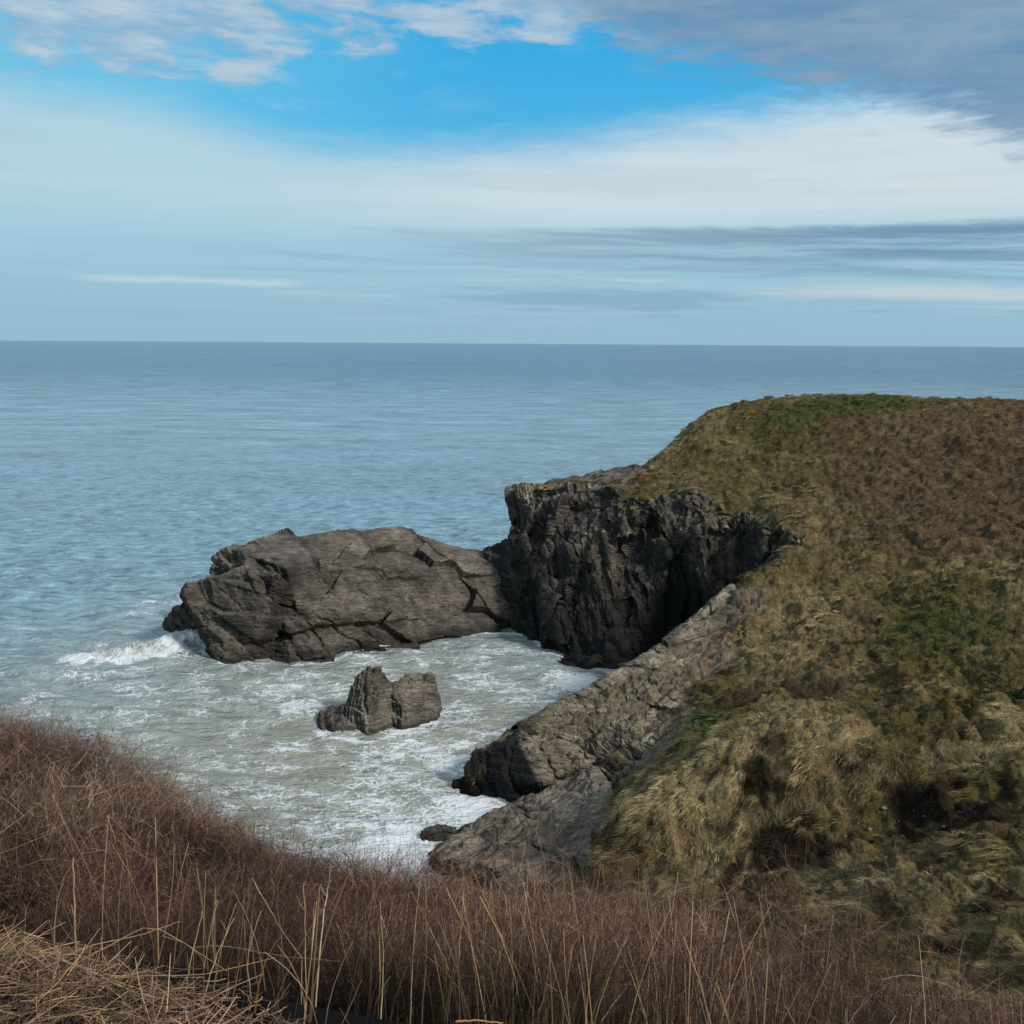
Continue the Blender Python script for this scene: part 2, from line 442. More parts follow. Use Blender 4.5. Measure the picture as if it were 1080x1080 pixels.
zone(820,760,49,4,OLIVE,.4); zone(900,800,46,1.3,EARTH,.8); zone(915,752,49,1.0,GREEN,.7)
zone(810,905,42.3,1.3,EARTH,1.3); zone(860,895,42,1.5,EARTH,1.3); zone(910,872,42.5,1.5,EARTH,1.3); zone(960,850,43,1.5,EARTH,1.3); zone(760,915,43,1.0,EARTH,.9); zone(1010,870,41,1.5,EARTH,1.0); zone(1050,845,42,1.3,EARTH,.9)
zone(850,1010,30,2.6,BROWN,.8); zone(800,960,36,3.5,BROWN*.9,.9); zone(900,940,36,2.5,TAN*.8,.8); zone(990,1010,27,2.6,OLIVE,.7); zone(800,1010,30,.8,GREEN*1.2,1.1); zone(840,1040,27,.6,GREEN*1.2,.9)
zone(700,950,37,5,BROWN*.9,.9); zone(560,960,42,6,BROWN*.8,.9); zone(1040,980,28,1.0,GREEN,.35)

for q_ in [(800,775,48.5,3.0),(860,760,48.5,2.8),(740,820,47,2.6),(700,860,46,2.2),(780,840,46,2.4),(900,780,47.5,1.8),(1050,775,47,2.4),(1000,785,46,1.6),(1080,790,45,2.2)]: zone(q_[0],q_[1],q_[2],q_[3],PALE,.75)
for q_ in [(1000,880,38,2.0),(940,940,34,2.0),(1060,920,32,1.8),(880,960,33,1.6),(990,960,30,1.4),(1070,1000,25,1.6),(700,925,41,1.8),(960,1040,24,1.2)]: zone(q_[0],q_[1],q_[2],q_[3],PALE,.6)
for q_ in [(860,715,61,2.6),(920,722,58,2.4),(960,745,54,2.0),(800,725,62,2.0)]: zone(q_[0],q_[1],q_[2],q_[3],BROWN*.45,.85)
zone(830,808,46.6,.9,EARTH*1.3,.7); zone(760,838,46.4,.8,EARTH*1.3,.7); zone(940,905,37.5,1.1,EARTH,.95); zone(1065,868,38,1.0,EARTH,.95); zone(870,930,37,.8,EARTH,.9); zone(1010,1000,27,.8,EARTH,.9); zone(1050,940,31,.8,EARTH,.9); zone(820,870,44.5,1.0,EARTH,.9); zone(990,930,34,.8,EARTH,.9); zone(1020,960,30,.7,EARTH,.9); zone(920,960,33,.6,EARTH,.9); zone(975,815,44,.9,EARTH,.9)
def land_colour(p):
    n1 = fbm(p * np.array([0.10, 0.10, 0.1]), 4, 5) ; n2 = fbm(p * 0.5, 3, 9)
    c = TAN[None] * (1 - smooth(-0.25, 0.35, n1))[:, None] + OLIVE[None] * smooth(-0.25, 0.35, n1)[:, None]
    t = smooth(0.05, 0.5, n2)[:, None] * 0.6
    c = c * (1 - t) + BROWN[None] * t
    wx = p[:, 0] + fbm(p * 0.35, 3, 31) * 2.0; wy = p[:, 1] + fbm(p * 0.35, 3, 41) * 2.5
    jit = 1 + 0.5 * fbm(p * 0.9, 3, 77)
    blendn = 0.55 + 0.45 * smooth(-0.35, 0.2, fbm(p * 0.55, 4, 79))
    for (x, y, r, col, s, st) in ZONES:
        d = np.hypot((wx - x) / st, wy - y) / r * jit
        w = (np.clip(s, 0, 1) * (1 - smooth(0.45, 1.2, d)) * (blendn if r > 5 else 1.0))[:, None]
        c = c * (1 - w) + col[None] * w
    return c
GREYZ = [(z[0], z[1], z[2]) for z in ZONES if abs(z[3][0]/z[3][1] - GREY[0]/GREY[1]) < 1e-6 and abs(z[3][1]/z[3][2] - GREY[1]/GREY[2]) < 1e-6]
EARTHZ = [(z[0], z[1], z[2]) for z in ZONES if np.allclose(z[3], EARTH) or np.allclose(z[3], EARTH * 1.3)]
def mask_of(lst, p, seed=3):
    wx = p[:, 0] + fbm(p * 0.5, 3, seed) * 1.5; wy = p[:, 1] + fbm(p * 0.5, 3, seed + 50) * 1.8
    m = np.zeros(len(p))
    for (x, y, r) in lst:
        m = np.maximum(m, 1 - smooth(0.6, 1.1, np.hypot(wx - x, wy - y) / r))
    return m

def lumps(p, rocky):
    """tussock and slump relief"""
    a = np.abs(fbm(p * np.array([0.8, 0.8, 0.8]), 4, 21)) * 1.0
    b = ridged(p * np.array([0.28, 0.28, 0.28]), 3, 33)
    c = fbm(p * 2.4, 3, 71)
    d = fbm(p * 0.45, 2, 37)
    return (a * 1.3 - 0.3 + (0.72 - b) * 1.6 + d * 0.5) * (1 - rocky * 0.8) + c * (0.14 + 0.12 * rocky)

NC, NR = 820, 1050
us = np.concatenate([np.linspace(-0.42, -0.1, 60)[:-1], np.linspace(-0.1, 0.62, NC - 100), np.linspace(0.62, 0.95, 42)[1:]])
NC = len(us)
ds = 12 * (140 / 12) ** (np.linspace(0, 1, NR))
U, D = np.meshgrid(us, ds)
lx = (U * D).ravel(); ly = D.ravel()
lz = tab(lx, ly)
LV = np.stack([lx, ly, lz], 1)
LF = grid_faces(NR, NC)
fx = lx[LF].mean(1); fy = ly[LF].mean(1); fz = lz[LF].max(1)
keep = ~pip(fx, fy, cove) & (fz > -2.6)
LF = LF[keep]
used = np.unique(LF); remap = np.full(len(LV), -1); remap[used] = np.arange(len(used))
LV = LV[used]; LF = remap[LF]
LN = vnormals(LV, LF)
rocky = mask_of(GREYZ, LV); earthy = mask_of(EARTHZ, LV, 13)
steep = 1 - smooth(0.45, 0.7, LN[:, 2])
near = smooth(90, 40, LV[:, 1]) if False else np.clip(1.25 - LV[:, 1] / 130, 0.45, 1)
LB = LV.copy()
LV = LV + LN * (lumps(LV, np.maximum(rocky, earthy)) * near)[:, None]
w = worley(LV * np.array([0.9, 0.5, 0.9]), 5)
w2 = worley(LV * np.array([2.0, 1.3, 2.4]), 6)
rk = np.maximum(rocky, steep * 0.9)
LV = LV + LN * (rk * (0.16 * (w2[1] - 0.5) + 0.12 * (w2[2] * w2[3]).sum(1)))[:, None]
rk2 = np.maximum(rocky * 0.35, steep * 0.9)
LV = LV + LN * (rk2 * (0.35 * w[1] + 0.25 * (w[2] * w[3]).sum(1)))[:, None]
LV = LV + LN * (rocky * (saw(LV, (-0.5, 0.5, 0.7), 1.3, 0.38, 808, cover=-0.1) + saw(LV, (0.7, 0.6, 0.3), 0.7, 0.18, 818, cover=-0.05)))[:, None]
lcol = land_colour(LB)
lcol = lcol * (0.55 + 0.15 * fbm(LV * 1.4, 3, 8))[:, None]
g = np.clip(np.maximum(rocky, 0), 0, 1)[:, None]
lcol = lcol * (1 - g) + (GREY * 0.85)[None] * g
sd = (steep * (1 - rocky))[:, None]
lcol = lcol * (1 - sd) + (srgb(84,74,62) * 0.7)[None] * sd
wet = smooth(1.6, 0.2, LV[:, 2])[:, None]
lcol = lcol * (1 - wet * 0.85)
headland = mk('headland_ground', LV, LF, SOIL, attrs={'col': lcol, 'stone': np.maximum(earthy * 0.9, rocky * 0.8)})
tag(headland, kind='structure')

# ------------------------------------------------------------------ blades (vectorised ribbons)
def ribbons(base, dirv, L, W, droop, col, nseg=2, side=None, tipdark=None, taper=0.85):
    n = len(base)
    dirv = dirv / np.linalg.norm(dirv, axis=1, keepdims=True)
    if side is None:
        r = rng.normal(size=(n, 3)); side = np.cross(dirv, r)
    side /= np.linalg.norm(side, axis=1, keepdims=True) + 1e-9
    ts = np.linspace(0, 1, nseg + 1)
    V = np.zeros((n, (nseg + 1) * 2, 3)); C = np.zeros((n, (nseg + 1) * 2, 3))
    for k, t in enumerate(ts):
        c = base + dirv * (L * t)[:, None] + droop * (L * t * t)[:, None]
        hw = (W * 0.5 * (1 - taper * t))[:, None] * side
        V[:, 2*k] = c - hw; V[:, 2*k+1] = c + hw
        s = 1.0 if tipdark is None else (tipdark[0] * (1 - t) + tipdark[1] * t)
        C[:, 2*k] = col * s; C[:, 2*k+1] = col * s
    f = np.array([[2*k, 2*k+1, 2*k+3, 2*k+2] for k in range(nseg)])
    Fc = (np.arange(n)[:, None, None] * (nseg + 1) * 2 + f[None]).reshape(-1, 4)
    return V.reshape(-1, 3), Fc, C.reshape(-1, 3)

def merge(parts):
    Vs, Fs, Cs = [], [], []; o = 0
    for V, Fc, C in parts:
        Vs.append(V); Fs.append(Fc + o); Cs.append(C); o += len(V)
    return np.concatenate(Vs), np.concatenate(Fs), np.concatenate(Cs)

def sample(V, Fc, n, wgt):
    a = V[Fc]; ar = 0.5 * np.linalg.norm(np.cross(a[:, 2] - a[:, 0], a[:, 3] - a[:, 1]), axis=1)
    p = ar * wgt; p /= p.sum()
    f = rng.choice(len(Fc), n, p=p)
    u, v = rng.random(n)[:, None], rng.random(n)[:, None]
    q = a[f]
    pos = (q[:, 0] * (1-u) + q[:, 1] * u) * (1-v) + (q[:, 3] * (1-u) + q[:, 2] * u) * v
    return pos, f

fc_z = LV[LF].mean(1); fn = LN[LF].mean(1); frk = rocky[LF].mean(1); fea = earthy[LF].mean(1); fst = steep[LF].mean(1)
lump_f = None
dens = np.where(fc_z[:, 2] > 1.2, 1.0, 0.0) * (1 - 0.55 * frk) * (1 - 0.93 * np.clip(fea, 0, 1)) * (1 - 0.8 * fst)
patchn = fbm(fc_z * 0.9, 3, 61)
dens *= smooth(-0.45, 0.1, patchn) * 0.8 + 0.2
dens *= np.where(frk > 0.4, smooth(-0.05, 0.25, fbm(fc_z * 0.7, 3, 63)), 1.0)
# nothing beyond the brow, less on the far side
beyond = fc_z[:, 1] > 118
dens[beyond] *= 0.2
u_f = fc_z[:, 0] / fc_z[:, 1]
dens *= np.where((u_f > 0.62) | (u_f < -0.15), 0.25, 1.0)
dist = fc_z[:, 1]
wf = dens * (60.0 / dist) ** 1.5
parts = []
NT_ = 46000
pos, f = sample(LV, LF, NT_, wf)
nrm = fn[f]; dd = pos[:, 1]
tc = land_colour(pos)
tone = np.clip(1 + 1.15 * fbm(pos * 1.25, 3, 14) + rng.normal(0, 0.24, NT_), 0.25, 2)
# sweep direction: downslope plus prevailing wind from the sea
down = np.stack([nrm[:, 0], nrm[:, 1], np.zeros(NT_)], 1)
swn = fbm(pos * 0.35, 2, 91)[:, None]; sw2 = fbm(pos * 0.35 + 40, 2, 92)[:, None]
sweep = down * 1.3 + np.concatenate([swn * 1.2 - 0.2, sw2 * 1.2 - 0.2, np.zeros((NT_, 1))], 1)
size = (0.26 + 0.22 * rng.random(NT_)) * np.clip(0.75 + dd / 160, 0.8, 1.3) * (1 + 0.4 * fbm(pos * 0.6, 2, 15))
brown_t = ((tc[:, 0] / tc[:, 1]) > 1.38)
PB = 20
idx = np.repeat(np.arange(NT_), PB)
n = len(idx)
ang = rng.random(n) * 2 * math.pi; rad = rng.random(n) * 0.24 * (0.6 + size[idx])
b = pos[idx] + np.stack([np.cos(ang) * rad, np.sin(ang) * rad, np.zeros(n)], 1)
b -= nrm[idx] * 0.05
b[:, 2] -= (nrm[idx, 0] * np.cos(ang) + nrm[idx, 1] * np.sin(ang)) * rad / np.maximum(nrm[idx, 2], 0.4)
dv = nrm[idx] * 0.8 + sweep[idx] * 0.8 + (rng.normal(0, 0.35, (NT_, 3)))[idx] + rng.normal(0, 0.17, (n, 3)) + np.array([0, 0, 0.35])
# upright rough growth in the bracken
bt = brown_t[idx]
dv[bt] = (nrm[idx] * 0.7 + rng.normal(0, 0.55, (n, 3)))[bt] + np.array([0, 0, 0.3])
L = size[idx] * (0.55 + 0.7 * rng.random(n)); L[bt] *= 0.75
W = np.clip(0.00042 * dd[idx], 0.012, 0.05) * (0.7 + 0.6 * rng.random(n))
dr = np.tile(np.array([0, 0, -0.55]), (n, 1)) + sweep[idx] * 0.35
cc = tc[idx] * (tone[idx] * (0.75 + 0.6 * rng.random(n)))[:, None]
pale = rng.random(n) < 0.10
cc[pale] = cc[pale] * 0.5 + srgb(176,158,118)[None] * 0.32
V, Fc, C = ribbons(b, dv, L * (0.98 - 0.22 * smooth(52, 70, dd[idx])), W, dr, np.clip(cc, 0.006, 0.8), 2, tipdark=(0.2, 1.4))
mc = P(800, 810, 47)
in_mound = (np.hypot((pos[:, 0] - mc[0]) / 8.2, (pos[:, 1] - 46.8) / 3.9) < 1)
nearside = (pos[:, 1] < 43.2) & ~in_mound
fq = Fc.reshape(NT_, PB * 2, 4)
def sub(mask, name, lab, cat):
    ff = fq[mask].reshape(-1, 4); used = np.unique(ff); rm = np.zeros(len(V), np.int64); rm[used] = np.arange(len(used))
    tag(mk(name, V[used], rm[ff], GRASS, attrs={'col': C[used]}), lab, cat, kind='stuff')
sub(in_mound, 'mound_grass', 'long pale tousled grass over the hummock below the hillside', 'grass')
sub(nearside, 'slope_grass', 'matted tussocky grass on the lower right slope behind the thicket', 'grass')
sub(brown_t & ~in_mound & ~nearside, 'dead_bracken', 'reddish brown dead bracken on the upper right hillside', 'bracken')
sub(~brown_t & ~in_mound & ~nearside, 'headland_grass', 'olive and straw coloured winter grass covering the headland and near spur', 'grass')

# pale stones lying in the broken earth bank
from mathutils.bvhtree import BVHTree
bv = BVHTree.FromPolygons(LV.tolist(), LF.tolist())
ib = bmesh.new(); bmesh.ops.create_icosphere(ib, subdivisions=2, radius=1); i_v = np.array([v.co for v in ib.verts]); i_f = np.array([[v.index for v in f.verts] for f in ib.faces]); ib.free()
STONES = [(932,853,.13),(917,875,.11),(894,835,.07),(872,871,.08),(867,880,.09),(891,882,.07),(887,858,.06),(921,808,.06),(974,861,.06),(995,872,.07),(902,828,.05),(880,864,.06),(905,868,.05),(948,866,.05)]
stone_mat, snt, sbs = new_mat('pale_stone')
spos = E(snt, snt.n('ShaderNodeNewGeometry').outputs['Position'])
setin(snt, sbs, 'Base Color', snt.mix(snt.noise(spos, 14.0, 4), (0.12, 0.11, 0.09), (0.25, 0.23, 0.20))); sbs.inputs['Roughness'].default_value = 0.85
for k, (px, py, r) in enumerate(STONES):
    a_ = P(px, py, 1.0); o_ = Vector((0, 0, H)); dr_ = (Vector(tuple(a_)) - o_).normalized()
    hit = bv.ray_cast(o_, dr_)
    if hit[0] is None: continue
    v_ = i_v * r * 0.75 * np.array([1.3, 1.0, 0.75]) * (1 + 0.35 * fbm(i_v * 1.3 + k * 9, 2, 70 + k))[:, None]
    so_ = mk('stone', v_, i_f, stone_mat, smoothsh=False); so_.location = hit[0] + Vector((0, -0.03, r * 0.4)); so_.rotation_euler = (0, 0, k * 1.3)
    lab = 'pale stone on the dark earth bank under the turf hummock'
    if k == 0: lab = 'largest pale stone, high on the bare earth to the right of the hummock'
    if k == 1: lab = 'second largest pale stone, just below and left of the largest on the bare earth'
    tag(so_, lab, 'stone', 'pale stones in the bare earth bank')

# ------------------------------------------------------------------ rock shaping
def shape_rock(V, Fc, amp=1.0, seed=0, saws=(), blk=1.0, rough=1.0, squash=(0.6, 0.9, 2.2), topcalm=0.0, big=0.0):
    N = vnormals(V, Fc)
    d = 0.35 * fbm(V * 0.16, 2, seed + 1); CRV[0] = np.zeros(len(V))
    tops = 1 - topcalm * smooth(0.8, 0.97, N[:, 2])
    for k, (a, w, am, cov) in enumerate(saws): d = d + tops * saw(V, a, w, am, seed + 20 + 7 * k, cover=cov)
    if big:
        _, rid, off, tl, edge = worley(V * np.array(squash) * 0.22, seed + 3)
        d = d + tops * big * ((rid - 0.5) + 1.1 * (off * tl).sum(1))
    wq = V + np.stack([fbm(V * 0.5, 2, seed + 60), fbm(V * 0.5, 2, seed + 61), fbm(V * 0.5, 2, seed + 62)], 1) * 0.4
    for m_, am in ((0.5, 0.22), (1.6, 0.09)):
        _, rid, off, tl, edge = worley(wq * np.array(squash) * m_ * blk, seed + int(m_ * 100))
        d = d + am * rough * ((rid - 0.5) + 0.7 * (off * tl).sum(1) - 0.3 * (1 - smooth(0.0, 0.10, edge)))
    d = d + 0.05 * rough * fbm(V * 2.5, 3, seed + 9)
    return V + N * (d * amp)[:, None]

def hull_rock(name, hulls, voxel, col, seed, amp=1.0, saws=(), blk=1.0, rough=1.0, squash=(0.6, 0.9, 2.2), topcalm=0.0, big=0.0, label=None, cat='rock', group=None, wetline=1.0, facing=None, parent=None, inflate=0.0):
    me = bpy.data.meshes.new('tmp'); bm = bmesh.new()
    for h in hulls:
        vs = [bm.verts.new(Vector(tuple(map(float, p)))) for p in h]
        r = bmesh.ops.convex_hull(bm, input=vs)
        junk = [v for v in r.get('geom_interior', []) if isinstance(v, bmesh.types.BMVert)] + [v for v in r.get('geom_unused', []) if isinstance(v, bmesh.types.BMVert)]
        bmesh.ops.delete(bm, geom=list(set(v for v in junk if v.is_valid)), context='VERTS')
    bm.to_mesh(me); bm.free()
    o = bpy.data.objects.new('tmp', me); COL.objects.link(o)
    md = o.modifiers.new('r', 'REMESH'); md.mode = 'VOXEL'; md.voxel_size = voxel; md.adaptivity = 0
    sm = o.modifiers.new('s', 'SMOOTH'); sm.factor = 0.5; sm.iterations = 1
    dg = bpy.context.evaluated_depsgraph_get(); dg.update()
    em = o.evaluated_get(dg).to_mesh()
    V = np.zeros(len(em.vertices) * 3); em.vertices.foreach_get('co', V); V = V.reshape(-1, 3)
    lt = np.zeros(len(em.loops), np.int32); em.loops.foreach_get('vertex_index', lt)
    Fc = lt.reshape(-1, 4)
    o.evaluated_get(dg).to_mesh_clear()
    bpy.data.objects.remove(o)
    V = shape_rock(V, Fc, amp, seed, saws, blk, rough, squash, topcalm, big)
    return finish_rock(name, V, Fc, col, seed, label, cat, group, wetline, parent)

def finish_rock(name, V, Fc, col, seed, label=None, cat=None, group=None, wetline=1.0, parent=None, extra=None):
    N = vnormals(V, Fc)
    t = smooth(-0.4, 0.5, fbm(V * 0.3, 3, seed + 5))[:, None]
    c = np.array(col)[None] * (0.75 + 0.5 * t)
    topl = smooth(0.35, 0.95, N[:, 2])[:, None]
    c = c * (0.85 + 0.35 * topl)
    c = c * (1 - 0.5 * np.clip(CRV[0], 0, 1))[:, None]  # crevice shade painted into the steps between plates
    c = c * (1 - 0.78 * smooth(-0.2, -0.65, N[:, 0]))[:, None]          # faces turned seaward are darker
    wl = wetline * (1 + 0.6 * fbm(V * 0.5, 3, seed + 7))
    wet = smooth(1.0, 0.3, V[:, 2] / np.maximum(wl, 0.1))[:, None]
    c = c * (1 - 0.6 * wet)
    if extra is not None: c = extra(V, N, c)
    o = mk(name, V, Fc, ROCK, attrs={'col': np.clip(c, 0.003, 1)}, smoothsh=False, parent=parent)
    if label: tag(o, label, cat, group)
    return o

SLATE = srgb(116,106,94) * 0.68
def bw(px, py, dz=-1.5): q = S(px, py); q[2] = dz; return q
B = lambda *a: P(*a)
# big whaleback rock
def wb_extra(V, N, c):
    rust = smooth(0.1, 0.5, fbm(V * 0.25, 3, 400))[:, None] * 0.25
    return c * (1 - rust) + c * np.array([1.25, 0.95, 0.8])[None] * rust
main = [B(219,600,104),B(224,592,104),B(237,577,104.5),B(268,568,105.5),B(318,564,107),B(350,560,109),B(420,556,111.5),B(452,564,112),B(500,580,113),B(527,601,112),B(538,640,106.8),B(520,600,109.5),
        bw(300,698),bw(345,696),bw(400,682),bw(470,668),bw(538,668),B(380,615,102.5),B(460,615,106),B(440,580,110),
        np.array([-28.5,107,-1.5]),np.array([-30.5,112,-1.5]), np.array([-10,122,-1.5]), np.array([2,120,-1.5]), B(302,600,99.5),B(312,640,96.3),B(350,640,97.5),B(240,597,102.5)]
blk1 = [B(197,622,96.5),B(207,612,97),B(250,603,97.5),B(270,598,97.0),B(292,602,95.5),B(298,618,94.2),bw(281,690),bw(238,699),bw(210,676),B(203,640,96.5),np.array([-28.5,103,-1.5]),np.array([-22,103,4]),B(232,640,94.0),B(285,650,93.6)]
blk2 = [B(183,640,100),B(200,626,98.5),bw(172,670),bw(200,670),np.array([-31,107,-1.5]),B(212,627,101),B(175,655,102),B(222,615,102),bw(235,668)]
def wb_extra(V, N, c):
    a = P(300, 612, 96); b = P(283, 690, 94)
    s_ = (V[:, 2] - b[2]) / (a[2] - b[2]); xc = b[0] + (a[0] - b[0]) * s_ + 0.5 * fbm(V * 0.6, 2, 71)
    m = np.exp(-((V[:, 0] - xc) / 0.7) ** 2) * smooth(-0.1, 0.2, s_) * smooth(1.25, 0.95, s_)
    return c * (1 - 0.6 * m)[:, None]  # shade of the cleft beside the left block, painted into the colour
DG = (0.74, 0.3, 0.6)
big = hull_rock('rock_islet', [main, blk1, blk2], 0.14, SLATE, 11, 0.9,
                [(DG, 5.2, 1.7, -0.15), ((0.6, 0.3, 0.75), 2.1, 0.75, -0.02), ((0.85, 0.1, 0.35), 1.1, 0.28, 0.05), ((0.1, 0.45, 0.9), 1.5, 0.3, 0.0), ((0.0, 0.35, 0.95), 0.45, 0.09, -0.2)], 1.0, 0.5, (0.5, 0.9, 2.0), 0.85, 0.9,
                label='broad whaleback of dark slate in the sea, joined to the cliff at its right end', cat='rock', wetline=1.3)
DEFER = big
# small stack in the cove
sp = [B(377,712,79.5),B(388,703,79.6),B(400,705,79.6),B(410,716,79),bw(418,768,-1.0),bw(388,781,-1.0),bw(362,762,-1.0),B(368,735,79.5),B(362,748,78.5),np.array([-11,82.5,-1]),np.array([-9,83,-1])]
rb = [B(406,724,79),B(430,711,80),B(456,710,80.2),B(459,727,79.8),B(464,747,78.8),bw(455,760,-1.0),bw(422,772,-1.0),np.array([-9,83,-1]),np.array([-6,83,-1]),B(425,745,77.5)]
ll = [B(333,752,79),B(347,744,80),B(366,745,79.5),B(385,765,76.5),bw(345,775,-1.0),bw(385,780,-1.0),bw(334,765,-1.0),B(337,764,77.5),np.array([-14.5,82,-1])]
SV = [((0.95, 0.1, 0.25), 0.9, 0.42, -0.1), ((0.2, 0.3, 0.9), 1.3, 0.3, -0.05), ((0.8, -0.5, 0.2), 0.4, 0.12, -0.1)]
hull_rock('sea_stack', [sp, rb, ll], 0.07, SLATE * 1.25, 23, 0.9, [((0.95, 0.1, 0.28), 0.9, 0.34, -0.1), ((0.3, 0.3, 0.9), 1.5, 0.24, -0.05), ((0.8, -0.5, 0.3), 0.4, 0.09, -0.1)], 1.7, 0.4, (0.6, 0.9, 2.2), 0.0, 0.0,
          label='small jagged two-headed rock standing alone in the foaming cove', cat='rock', wetline=0.5)
# low dark boulder by the slab
hull_rock('wet_boulder', [[B(446,876,59),B(462,870,59.5),B(480,874,59),bw(448,886,-1),bw(468,892,-1),bw(486,884,-1),np.array([-4,61.5,-1])]], 0.06, SLATE * 0.45, 31, 0.8, SV, 2.2, 0.5,
          label='small black wet boulder at the seaward corner of the sloping slab', cat='boulder', wetline=0.6)
# spur tip
tipc = srgb(158,142,120) * 0.62
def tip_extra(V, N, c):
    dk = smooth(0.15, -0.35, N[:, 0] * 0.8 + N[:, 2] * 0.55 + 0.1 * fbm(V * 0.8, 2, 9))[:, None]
    low = smooth(0.25, -0.15, V[:, 2] - (4.6 - (V[:, 0] + 0.4) * 1.15) + 0.3 * fbm(V * 0.9, 3, 10))[:, None]  # shade of the undercut painted black below a sloping line
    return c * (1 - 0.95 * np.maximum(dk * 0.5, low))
tip = [B(533,777,67.0),B(505,790,66.4),B(499,795,66),bw(502,825,-1),bw(520,840,-1),bw(570,838,-1),B(500,812,65.2),B(570,760,67.5),B(620,735,69),B(640,760,66.5),B(615,800,64),B(590,823,62.8),B(570,826,62.5),B(545,788,65),
       np.array([4,72,-1]),np.array([0,71,-1]),B(640,800,63),bw(620,840,-1)]
def tip_rock():
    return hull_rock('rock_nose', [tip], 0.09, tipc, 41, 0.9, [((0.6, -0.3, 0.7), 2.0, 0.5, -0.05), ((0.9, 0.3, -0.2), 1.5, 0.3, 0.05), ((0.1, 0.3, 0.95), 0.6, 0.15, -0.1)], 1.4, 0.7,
        label='pale brown rock nose with undercut shade painted black at the end of the near spur', cat='rock', wetline=1.5)
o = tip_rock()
def recolour(o, fn):
    me = o.data; n = len(me.vertices)
    V = np.zeros(n * 3, np.float32); me.vertices.foreach_get('co', V); V = V.reshape(-1, 3)
    N = np.zeros(n * 3, np.float32); me.vertices.foreach_get('normal', N); N = N.reshape(-1, 3)
    C = np.zeros(n * 4, np.float32); me.attributes['col'].data.foreach_get('color', C); C = C.reshape(-1, 4)
    C[:, :3] = np.clip(fn(V, N, C[:, :3]), 0.002, 1); me.attributes['col'].data.foreach_set('color', C.ravel())
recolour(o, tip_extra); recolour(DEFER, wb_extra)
# sloping slab in front of the spur
slab1 = [B(452,902,56.2),B(470,886,58.5),B(510,868,60.5),B(560,842,62.5),B(600,822,61.5),B(628,815,60.5),B(650,838,56.5),B(640,865,53),B(600,900,50),B(530,915,51.5),B(470,915,54),
         bw(448,914,-1),bw(470,925,-1),B(560,945,46.5),B(610,930,46),np.array([3,63,-1]),np.array([8,55,0])]
slab2 = [B(560,905,50.3),B(625,868,52.8),B(636,885,50),B(628,915,47.5),B(585,940,45.8),B(540,945,46.5),B(520,930,48.5),np.array([2,50,0]),np.array([5,50,0])]
def plate(poly, off, thick=2.0):
    out = []
    for px, py in poly:
        d_ = min(61.0, 62 - 0.15 * (py - 842) - 0.03 * (px - 560)) - off
        out += [P(px, py, d_), P(px, py, d_ + thick)]
    return out
pls = [plate([(452,901),(480,882),(540,852),(600,824),(630,828),(560,863),(500,886),(465,906)], 0.2),
       plate([(462,907),(500,890),(565,866),(622,842),(648,846),(600,876),(530,900),(470,913)], 1.1),
       plate([(520,918),(560,900),(625,868),(638,882),(630,908),(585,936),(540,938)], 1.5),
       plate([(545,852),(602,836),(628,850),(592,868),(550,873)], 0.9),
       plate([(505,912),(545,893),(585,884),(570,905),(530,920)], 1.9)]
o = hull_rock('sloping_slab', [slab1, slab2] + pls, 0.08, SLATE * np.array([1.42, 1.32, 1.22]), 57, 1.0, [((-0.35, 0.75, 0.55), 1.7, 0.75, -0.1), ((-0.35, 0.8, 0.5), 0.6, 0.22, -0.15), ((0.8, 0.55, 0.1), 3.0, 0.5, 0.05), ((-0.45, 0.4, 0.8), 0.22, 0.05, -0.3)], 1.0, 0.35,
          label='layered slab of dark slate sloping down to the water below the spur', cat='rock', wetline=0.9)

